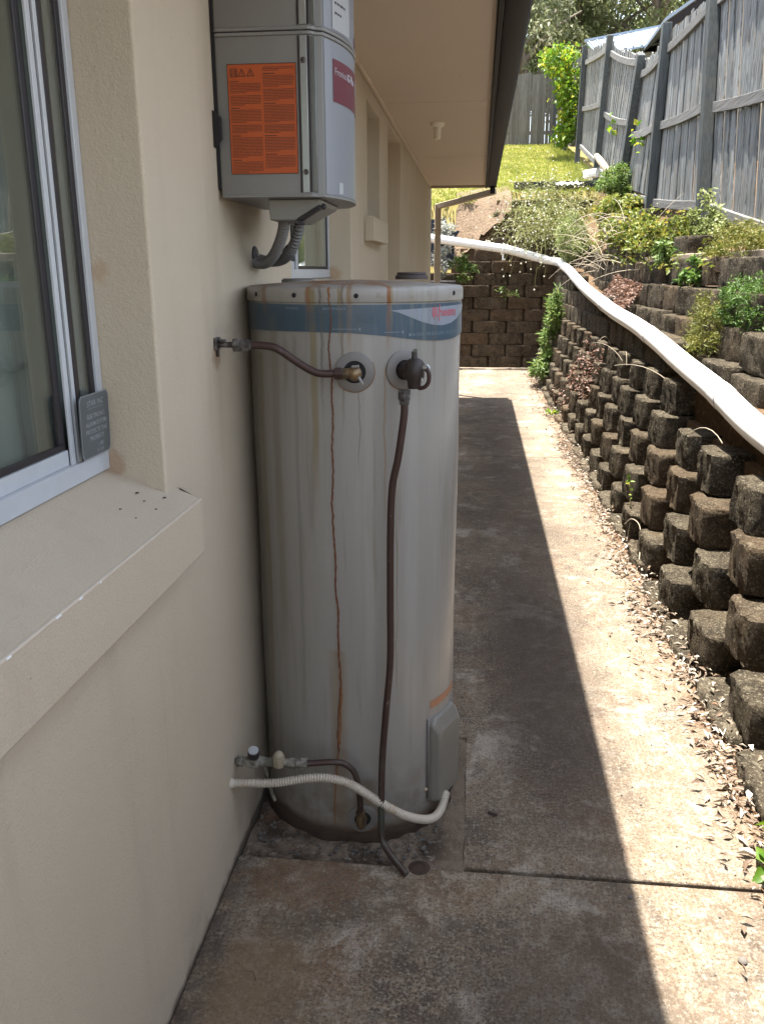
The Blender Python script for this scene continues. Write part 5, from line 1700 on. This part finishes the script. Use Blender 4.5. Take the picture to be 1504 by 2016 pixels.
# ------------------------------------------------------------------ trees behind
def tree(loc, h, rad, mat, label, seed, n=9000, leaf=0.16):
    rs = np.random.default_rng(seed)
    t = empty('tree', loc, label, 'tree', 'trees behind the fences')
    x0, y0, z0 = loc
    m = MB()
    limbs = []
    top = h * .9
    m.tube(spline([(x0, y0, z0 - .3), (x0 + .1, y0, z0 + top * .3), (x0 - .15, y0 + .1, z0 + top * .6), (x0 + .1, y0, z0 + top)], 4), 0, 8, rf=lambda i: 0.26 * (1 - i / 14) + .03)
    clumps = []
    for i in range(26):
        a = rs.uniform(0, 2 * PI); k = rs.uniform(.22, 1.0)
        rr = rad * (0.5 + 0.5 * math.sin(PI * min(1, k * 1.02))) * rs.uniform(.5, 1.0)
        e = np.array([x0 + rr * math.cos(a), y0 + rr * math.sin(a), z0 + h * k])
        s = np.array([x0, y0, z0 + h * k * .62])
        mid = (s + e) / 2 + np.array([0, 0, .25])
        m.tube(spline([tuple(s), tuple(mid), tuple(e)], 3), 0, 5, rf=lambda i: 0.07 * (1 - i / 8) + .012)
        for j in range(4):
            clumps.append((e + rs.normal(size=3) * rad * .22, rad * rs.uniform(.16, .34)))
    m.build('trunk', M_BARK, t, smooth=True)
    C = []
    per = n // len(clumps)
    for (c, r) in clumps:
        p = rs.normal(size=(per, 3)); p /= np.linalg.norm(p, axis=1, keepdims=True)
        C.append(c + p * (r * rs.uniform(.35, 1.0, size=(per, 1)) ** .6) * np.array([1, 1, .75]))
    C = np.concatenate(C)
    D = rs.normal(size=C.shape); D[:, 2] -= .7
    leaves('crown', C, mat, leaf, leaf * .45, t, .2, D)
    return t


TREES = [((1.2, 33, 6.0), 8.0, 2.6, L_TREE2, 'pale leafy tree behind the vine at the fence corner'),
         ((3.6, 36, 6.3), 9.5, 3.2, L_TREE, 'dark green tree behind the sagging part of the fence'),
         ((6.0, 34, 6.2), 9.0, 3.0, L_TREE, 'green tree behind the shed roof'),
         ((-1.2, 37, 6.5), 8.5, 2.8, L_TREE, 'dark tree rising behind the eave end'),
         ((2.4, 42, 7.2), 12.0, 3.8, L_TREE2, 'tall pale tree farthest behind the back fence'),
         ((7.5, 42, 7.2), 13.0, 4.2, L_TREE2, 'tall tree behind the blue-grey gable roof'),
         ((10.5, 34, 6), 10.0, 3.2, L_TREE, 'dark tree rightmost behind the gable roof'),
         ((0.2, 46, 7.6), 11.0, 3.6, L_TREE2, 'broad pale tree behind the cream gable'),
         ((4.8, 47, 7.5), 14.0, 4.2, L_TREE, 'dark tall tree between the two pale tall trees')]
for i, (loc, h, r, mt, lab_) in enumerate(TREES):
    tree(loc, h, r, mt, lab_, 100 + i, 20000, 0.2 if i < 4 else .25)

# ------------------------------------------------------------------ lawn grass
n = 62000
gx = RNG.uniform(-2.2, 2.25, n); gy = 16.3 + (26.0 - 16.3) * RNG.uniform(0, 1, n) ** 1.3
gz = np.array([lawn_z(a, b) for a, b in zip(gx, gy)])
hh = RNG.uniform(.02, .05, n) + 0.03 * (RNG.uniform(0, 1, n) < .05)
hh *= np.where(gx > 1.8, 1.8, 1.0)
an = RNG.uniform(0, 2 * PI, n); ww = .011
V = np.stack([np.stack([gx - np.cos(an) * ww, gy - np.sin(an) * ww, gz - .005], 1), np.stack([gx + np.cos(an) * ww, gy + np.sin(an) * ww, gz - .005], 1),
              np.stack([gx + RNG.normal(0, .022, n), gy + RNG.normal(0, .022, n), gz + hh], 1)], 1).reshape(-1, 3)
tag(np_mesh('lawn_grass', V, np.arange(3 * n).reshape(-1, 3), L_GRASS), 'yellow-green lawn sloping up to the back fence', 'grass', kind='stuff')


# ------------------------------------------------------------------ plants
def bush(name, label, cat, center, rad, n, mat, leaf, width, nst=14, group=None, hang=0.0, base=None, stem_r=.003):
    """leafy plant: stems from the base into an uneven volume of small leaves"""
    c = np.array(center, float); rad = np.array(rad, float)
    base = np.array(base if base is not None else (c[0], c[1], c[2] - rad[2]))
    p = empty(name, tuple(base), label, cat, group)
    sub = []
    for i in range(nst):
        d = RNG.normal(size=3); d /= np.linalg.norm(d)
        sub.append((c + d * rad * RNG.uniform(.45, .95), RNG.uniform(.28, .5)))
    stems('stem', [spline([tuple(base + RNG.normal(0, .02, 3) * [1, 1, 0]), tuple((base + s) / 2 + RNG.normal(0, .15, 3) * rad), tuple(s)], 3) for s, _ in sub], stem_r, M_STEM, p)
    C = []
    for s, k in sub:
        q = RNG.normal(size=(n // nst, 3)); q /= np.linalg.norm(q, axis=1, keepdims=True)
        C.append(s + q * rad * k * RNG.uniform(0.1, 1, size=(n // nst, 1)))
    C = np.concatenate(C)
    D = rand_unit(len(C)); D[:, 2] = D[:, 2] * .7 + .15 - hang
    leaves('foliage', C, mat, leaf, width, p, .5, D)
    return p


# vine on the fence corner
c = []
vine = empty('vine', (1.9, 22, 4.6), 'bright green leafy vine climbing the corner of the two fences', 'vine')
for i in range(1900):
    z = RNG.uniform(0, 1)
    w = .10 + .12 * abs(math.sin(z * 7.3 + .6)) + (.13 if z > .74 else 0)
    c.append((1.84 + RNG.normal(0, w * .55) + .10 * math.sin(z * 5), 21.8 + RNG.normal(0, .3), 4.55 + z * 2.0 + RNG.normal(0, .05)))
for i in range(260): c.append((2.28 + RNG.normal(0, .10), 21.6 + RNG.normal(0, .3), 5.85 + RNG.normal(0, .17)))
for i in range(220): c.append((1.50 + RNG.normal(0, .10), 22.2 + RNG.normal(0, .3), 6.4 + RNG.normal(0, .14)))
D = rand_unit(len(c)); D[:, 2] -= .5; D[:, 1] -= .5
leaves('foliage', c, L_VINE, .13, .085, vine, .2, D)
stems('stem', [spline([(1.86 + RNG.normal(0, .08), 22, 4.5), (1.9 + RNG.normal(0, .1), 21.95, 5.3), (1.9 + RNG.normal(0, .15), 22, 6.4)], 4) for _ in range(7)], .012, M_STEM, vine)
# loose sprigs of vine leaf on the palings
for (x, y, z, lab_) in ((2.1, 15.4, 3.95, 'small yellow-green vine sprig on the fence near the sagging post'), (2.1, 13.0, 3.42, 'single bright vine tip on the palings beside the second post')):
    vs_ = empty('vine_sprig', (x, y, z - .5), lab_, 'vine')
    stems('stem', [spline([(x, y, z - .75), (x + .02, y + .04, z - .3), (x, y, z + .05)], 4)], .004, M_STEM, vs_)
    leaves('foliage', np.array([x, y, z]) + RNG.normal(size=(14, 3)) * [.02, .12, .11], L_VINE, .11, .07, vs_, .2)

# white-flowering weeds spilling over the far wall
fw = empty('flowering_weed', (0.95, 15.4, 2.4), 'mass of thin-stemmed weeds with tiny white flower heads over the far wall', 'weed')
paths, heads, lc = [], [], []
for i in range(620):
    b = np.array([RNG.triangular(.42, 1.2, 1.85), RNG.uniform(15.1, 16.35), 0]); b[2] = 2.25 + (b[1] - 15.1) * .6 + RNG.uniform(-.25, .15)
    d = np.array([RNG.normal(0, .55), -abs(RNG.normal(.35, .4)), RNG.uniform(.25, 1.0)])
    p_ = arc(b, d, RNG.uniform(.25, 1.05), RNG.uniform(.6, 3.0), 5)
    paths.append(p_); heads.append(p_[-1])
    for k in range(1, 5):
        for q in range(2 if k < 4 else 0): lc.append(np.array(p_[k]) + RNG.normal(0, .035, 3))
stems('stem', paths, .0035, leaf_mat('weed_stem', (.2, .21, .055), (.34, .32, .12), None, .1), fw, 3)
leaves('foliage', lc, L_PALE, .055, .018, fw, .3)
m_ = MB()
for h_ in heads: m_.sphere(h_, RNG.uniform(.010, .018), 5, 4)
m_.build('flower_head', M_FLOWER, fw)['kind'] = 'stuff'

bush('shrub', 'pale feathery green bush where the far wall meets the side terraces', 'shrub', (1.42, 14.2, 2.12), (.28, .7, .42), 3800, L_PALE, .06, .016, 26)
bush('shrub', 'yellow-green weed clump on the terrace steps below the second fence post', 'weed', (1.85, 12.4, 2.45), (.34, .9, .26), 2600, L_CREEP, .075, .04, 20)
bush('shrub', 'leafy weed tuft at the foot of the fence beside the third post', 'weed', (2.0, 13.9, 2.95), (.26, .8, .3), 2200, L_WEED, .08, .03, 18)
bush('creeper', 'sprawling creeper with yellow leaves on the terrace steps in front of the flowering weeds', 'creeper', (1.72, 10.9, 2.12), (.24, 1.3, .2), 3000, L_CREEP, .06, .04, 26, hang=.15)
bush('creeper', 'green creeper hanging over the block steps below the nearest fence post', 'creeper', (1.78, 9.1, 2.0), (.26, .8, .2), 2200, L_CREEP, .055, .036, 20, hang=.1)
bush('creeper', 'dry tangled creeper at the base of the nearest fence post', 'creeper', (2.0, 8.3, 2.08), (.16, .45, .22), 1000, L_PALE, .05, .025, 14)
bush('shrub', 'bright green tuft on the top terrace beside the broken blocks', 'weed', (1.66, 8.3, 1.82), (.12, .3, .14), 500, L_WEED, .06, .035, 8)
bush('shrub', 'low olive-gold conifer-like shrub on the terrace above the white pipe', 'shrub', (1.50, 5.85, 1.30), (.15, .36, .24), 5200, L_FINE, .03, .007, 34)
bush('shrub', 'fresh green fine-leaved shrub behind the olive-gold one', 'shrub', (1.60, 5.42, 1.45), (.13, .34, .17), 5600, L_FINEG, .032, .008, 34)
bush('shrub', 'light green shrub below the bottom fence rail at the right edge', 'shrub', (1.88, 6.75, 1.84), (.2, .6, .17), 4600, L_FINE, .034, .009, 32)
bush('shrub', 'small dark green plant between two upper terrace blocks', 'weed', (1.62, 7.0, 1.66), (.10, .2, .13), 420, L_FINEG, .045, .03, 8)
bush('weed', 'leafy weed growing up the wall corner at the far end, upper part', 'weed', (1.10, 12.9, 1.08), (.10, .5, .36), 900, L_WEED, .10, .028, 14, base=(1.15, 12.9, .7))
bush('weed', 'leafy weed at the foot of the crib wall by the far corner', 'weed', (0.92, 12.7, 0.26), (.13, .35, .25), 800, L_WEED, .10, .028, 14, base=(.95, 12.7, 0))
bush('weed', 'leafy weed between the upper and lower weeds at the far wall corner', 'weed', (1.04, 12.9, 0.66), (.10, .4, .28), 700, L_WEED, .10, .028, 12, base=(1.06, 12.9, .4))
bush('weed', 'bright green leafy weed at the path edge in the lower right corner', 'weed', (0.935, 2.14, 0.07), (.11, .14, .085), 120, L_VINE, .07, .038, 12, base=(.95, 2.14, 0))
bush('weed', 'small bright weed by the path edge beneath the far crib blocks', 'weed', (0.90, 10.1, 0.04), (.07, .1, .05), 60, L_VINE, .05, .025, 6, base=(.92, 10.1, 0))
bush('weed', 'tiny green sprout on a crib block above the leaf litter', 'weed', (1.0, 5.4, 0.32), (.03, .05, .08), 16, L_VINE, .035, .018, 4, base=(1.02, 5.4, .2), stem_r=.0015)
bush('shrub', 'silvery pale plant growing from the dark blocks behind the downpipe', 'plant', (-0.62, 15.85, 2.36), (.22, .25, .22), 800, L_WHITE, .09, .022, 14)
bush('shrub', 'pale silvery plant hanging below the white pipe at far left', 'plant', (-0.60, 15.2, 1.85), (.22, .12, .26), 800, L_WHITE, .08, .022, 14, hang=.4)
bush('shrub', 'dark green weed under the white pipe on the far wall', 'weed', (-0.28, 15.22, 1.72), (.25, .10, .22), 700, L_WEED, .07, .03, 12, hang=.3)
bush('weed', 'yellowish grass tuft at the top of the cut earth bank', 'weed', (-0.2, 16.5, 2.88), (.22, .3, .08), 500, L_CREEP, .07, .02, 12)
bush('weed', 'small weed rooted in a joint of the far wall', 'weed', (0.55, 15.30, 1.35), (.22, .06, .12), 110, L_WEED, .06, .025, 8, hang=.2)

n = 3000
gx = RNG.uniform(1.58, 2.2, n); gy = 6.5 + 9.3 * RNG.uniform(0, 1, n)
keep = (np.sin(gx * 9 + gy * 2.3) + np.sin(gy * 5.1 - gx * 4) + RNG.normal(0, .6, n)) > -.2
gx, gy = gx[keep], gy[keep]
C = np.stack([gx, gy, np.array([bank_z(a, b) for a, b in zip(gx, gy)]) + np.abs(RNG.normal(0, .07, len(gx)))], 1)
tag(leaves('ground_cover', C, L_CREEP, .055, .03, None, .8), 'low creeping ground cover over the terraces and the bank below the fence', 'ground cover', kind='stuff')

# reddish dry leaves lodged between the terraces
def litter(name, label, boxes, n, mat, size, kind='stuff', cat='leaf litter'):
    C = []
    for (x0, x1, y0, y1, zf, w) in boxes:
        k = int(n * w)
        x = RNG.uniform(x0, x1, k); y = RNG.uniform(y0, y1, k)
        C.append(np.stack([x, y, np.array([zf(a, b) for a, b in zip(x, y)]) + RNG.uniform(0, .02, k)], 1))
    C = np.concatenate(C)
    D = rand_unit(len(C)); D[:, 2] *= .25
    return tag(leaves(name, C, mat, size, size * .45, None, 1.6, D, .35), label, cat, kind=kind)


litter('leaf_drift', 'drift of reddish dry leaves spilling down between the terraces', [(1.36, 1.54, 8.5, 10.1, lambda a, b: interp(b, PIPE_Z) - .06 + (a - 1.36) * 1.5 + .03 * wob(a * 3, b * 2), 1)], 1500, L_RED, .042)
litter('leaf_drift', 'pinkish dry leaves caught on the lower crib blocks', [(1.02, 1.2, 8.2, 9.8, lambda a, b: .45 + (a - 1.02) * 2.6 + RNG.normal(0, .05), .6), (0.98, 1.1, 9.5, 11.5, lambda a, b: .1 + (a - .98) * 2.4 + RNG.normal(0, .04), .4)], 700, L_RED, .04)

# path-edge litter, thick by the blocks and thin towards the path
n = 4200
cy_ = 1.3 + 13.2 * RNG.uniform(0, 1, 150) ** 1.5
cx2 = 0.955 - np.abs(RNG.normal(0, .05, 150))
ci = RNG.integers(0, 150, n)
ly = cy_[ci] + RNG.normal(0, .13, n)
lx_ = np.minimum(cx2[ci] + RNG.normal(0, .035, n), 1.03)
loose = RNG.uniform(0, 1, n) < .2
ly = np.where(loose, 1.3 + 13 * RNG.uniform(0, 1, n) ** 1.4, ly)
lx_ = np.where(loose, .97 - np.abs(RNG.normal(0, .12, n)), lx_)
C = np.stack([lx_, ly, .005 + RNG.uniform(0, 1, n) ** 2 * .03], 1)
C[lx_ > 0.965, 2] += .03
D = rand_unit(n); D[:, 2] *= .25
tag(leaves('leaf_litter', C, L_DRY, .040, .014, None, 1.5, D, .45), 'dry leaf litter gathered along the foot of the crib wall', 'leaf litter', kind='stuff')
big_mats = [leaf_mat('pale_curled_leaf', (.46, .42, .37), (.58, .54, .48), None, .1, .6), leaf_mat('brown_curled_leaf', (.16, .06, .03), (.26, .13, .07), None, .1, .6)]
for i in range(24):
    y_ = 2.0 + 3.4 * (i / 24) + random.gauss(0, .05)
    x_ = 0.96 - abs(random.gauss(0, .055)) + (.05 if i % 5 == 0 else 0)
    o_ = leaves('dry_leaf', [(0, 0, 0)], big_mats[1 if i % 4 == 3 else 0], .05, .022, None, 2.0, np.array([[random.gauss(0, 1), random.gauss(0, 1), random.uniform(-.1, .3)]]), .45)
    o_.location = (x_, y_, .028 + (.035 if x_ > .95 else 0))
    tag(o_, 'brown curled dry leaf at the path edge below the crib blocks' if i % 4 == 3 else 'pale curled dry leaf at the path edge below the crib blocks', 'leaf', 'dry leaves along the path edge')
px2 = []
for i in range(700):
    q = RNG.integers(0, 150)
    x, y = cx2[q] + RNG.normal(0, .05), cy_[q] + RNG.normal(0, .16)
    a, L = RNG.uniform(0, 2 * PI), RNG.uniform(.02, .07)
    px2.append([(x, y, .008), (x + math.cos(a) * L / 2, y + math.sin(a) * L / 2, .016), (x + math.cos(a + .4) * L, y + math.sin(a + .4) * L, .008)])
tag(stems('needle_litter', px2, .0014, simple('brown_needle', (.15, .075, .035), .9, 0, .5, 40), None, 4), 'fine brown twigs and needles matted in the leaf litter', 'leaf litter', kind='stuff')
# fine grit, twigs and specks on the concrete
paths = []
for i in range(170):
    x = RNG.uniform(-.55, .9); y = 1.35 + 6 * RNG.uniform() ** 2
    if x < .05 and y > 2.05: x = RNG.uniform(.1, .9)
    if i > 90: x, y = .93 - abs(RNG.normal(0, .09)), 1.4 + 7 * RNG.uniform()
    a = RNG.uniform(0, 2 * PI); L = RNG.uniform(.01, .05)
    paths.append([(x, y, .003), (x + math.cos(a) * L / 2, y + math.sin(a) * L / 2, .006), (x + math.cos(a + .4) * L, y + math.sin(a + .4) * L, .003)])
tag(stems('twig_litter', paths, .0013, simple('dark_twig', (.09, .06, .04), .9), None, 4), 'scattered small twigs and bits on the concrete path', 'debris', kind='stuff')
m_ = MB()
for i in range(420):
    if i < 260:
        a = random.uniform(-80, 95); r = random.uniform(.325, .42)
        p_ = TC + tn(a) * r
        if p_.y < 2.08 or p_.x > .05 or p_.x < -.64: continue
        z = -.012
    else:
        p_ = Vector((random.uniform(-.5, .9), random.uniform(1.4, 4.5), 0)); z = .001
        if p_.x < 0 and p_.y > 2.05: continue
    r = random.uniform(.0025, .008 if i < 260 else .0042)
    m_.sphere((p_.x, p_.y, z + r * .5), r, 5, 3, .7)
tag(m_.build('gravel', M_PEBBLE), 'loose gravel and grit round the foot of the water heater', 'gravel', kind='stuff')
# the little stick and stones on the path
m_ = MB(); m_.bar((0.075, 2.335, .008), (0.105, 2.322, .008), .008, .008)
tag(m_.build('stick', simple('dark_stick', (.05, .035, .03), .8), bevel=.002), 'short dark stick lying on the shaded concrete', 'stick')
for i, (x, y, r, lab_) in enumerate(((.70, 1.80, .012, 'grey pebble on the sunlit slab at lower right'), (.46, 2.0, .008, 'dark pebble by the slab joint in the sun'), (.42, 1.42, .008, 'brown pebble near the shadow edge in the foreground'))):
    m_ = MB(); m_.sphere((x, y, r * .5), r, 9, 6, .6)
    tag(m_.build('pebble', M_PEBBLE, smooth=True), lab_, 'pebble')

# dead arcs of stalk over the crib wall and on the terraces
ds = empty('dead_stalk', (1.25, 7.5, .95), 'pale dead plant stalks arching over the top crib blocks', 'twig')
stems('stalk', [arc((1.24, 8.1, .95), (-.2, -.6, .5), .7, .9, 8), arc((1.22, 7.2, .9), (-.3, .4, .7), .45, 1.2, 8), arc((1.24, 7.4, .98), (-.1, -.8, .4), .5, 1.0, 8), arc((1.22, 5.6, .98), (-.4, .3, .4), .4, .9, 6), arc((1.2, 4.2, .85), (-.2, .5, .6), .3, 1.6, 6)], .003, M_TWIG, ds)
ds = empty('dead_stalk', (1.55, 10.5, 1.6), 'tangle of dry pale stalks on the terraces above the pipe', 'twig')
stems('stalk', [arc((1.55 + RNG.normal(0, .08), RNG.uniform(9.2, 13), 1.7 + RNG.uniform(-.1, .5)), (RNG.normal(-.3, .4), RNG.normal(0, .6), RNG.uniform(0, .8)), RNG.uniform(.3, .8), RNG.uniform(.5, 1.6), 6) for _ in range(60)], .004, M_TWIG, ds)
ds = empty('dead_stalk', (1.03, 4.9, .1), 'bent pale twig leaning on a low crib block', 'twig')
stems('stalk', [spline([(.965, 4.75, .03), (.985, 4.85, .12), (.99, 4.95, .20), (.96, 5.05, .21), (.93, 5.1, .16)], 5)], .004, M_TWIG, ds)

# odds and ends by the upper fence
m_ = MB(); m_.tube([(1.78, 16.1, 3.28), (1.98, 16.0, 3.30)], .075, 14, cap=False)
tag(m_.build('pipe_offcut', M_PVC, smooth=True), 'short white pipe offcut lying on the lawn by the fence', 'pipe offcut')
xs = np.linspace(1.28, 1.72, 12); ys = np.linspace(15.9, 16.3, 9)
V = [(a + RNG.normal(0, .012), b + RNG.normal(0, .012), 3.10 + .05 * (b - 15.9) / .4 + .05 * abs(wob(a * 5, b * 5)) + RNG.normal(0, .012)) for b in ys for a in xs]
F = [(j * 12 + i, j * 12 + i + 1, (j + 1) * 12 + i + 1, (j + 1) * 12 + i) for j in range(8) for i in range(11)]
tag(np_mesh('plastic_sheet', V, F, simple('crumpled_white_plastic', (.62, .64, .66), .4), None, True), 'crumpled white plastic sheet on the grass at the lawn edge', 'plastic sheet')
m_ = MB(); m_.tube(spline([(2.0, 16.4, 3.62), (2.08, 15.9, 3.40), (2.12, 15.3, 3.18)], 4), [.05, .055, .06, .058, .06, .055, .055, .05, .045], 9)
tag(m_.build('fallen_timber', M_TIMB, smooth=True), 'old rotted length of timber leaning against the fence foot', 'timber')
for (x0, x1, y0, y1, z0, z1, lab_) in ((1.74, 1.86, 7.6, 9.6, 1.72, 1.80, 'old timber sleeper edging the top terrace'), (1.9, 2.0, 5.0, 7.0, 1.70, 1.80, 'weathered edging board under the green shrubs')):
    m_ = MB(); m_.bar(((x0 + x1) / 2, y0, (z0 + z1) / 2), ((x0 + x1) / 2, y1, (z0 + z1) / 2), x1 - x0, z1 - z0)
    tag(m_.build('timber_sleeper', M_TIMB, bevel=.008), lab_, 'sleeper')
pt = MB()
pt.box(-0.86, -0.40, 15.0, 15.02, 1.36, 1.50); pt.box(-0.86, -0.40, 15.3, 15.32, 1.36, 1.50); pt.box(-0.86, -0.84, 15.021, 15.299, 1.36, 1.50); pt.box(-0.42, -0.40, 15.021, 15.299, 1.36, 1.50); pt.box(-0.85, -0.41, 15.01, 15.31, 1.34, 1.37); pt.box(-0.7, -0.55, 15.1, 15.35, 1.0, 1.34)
tag(pt.build('planter_tray', M_BLACK, bevel=.004), 'black planter tray by the far wall just beyond the heater lid', 'planter')
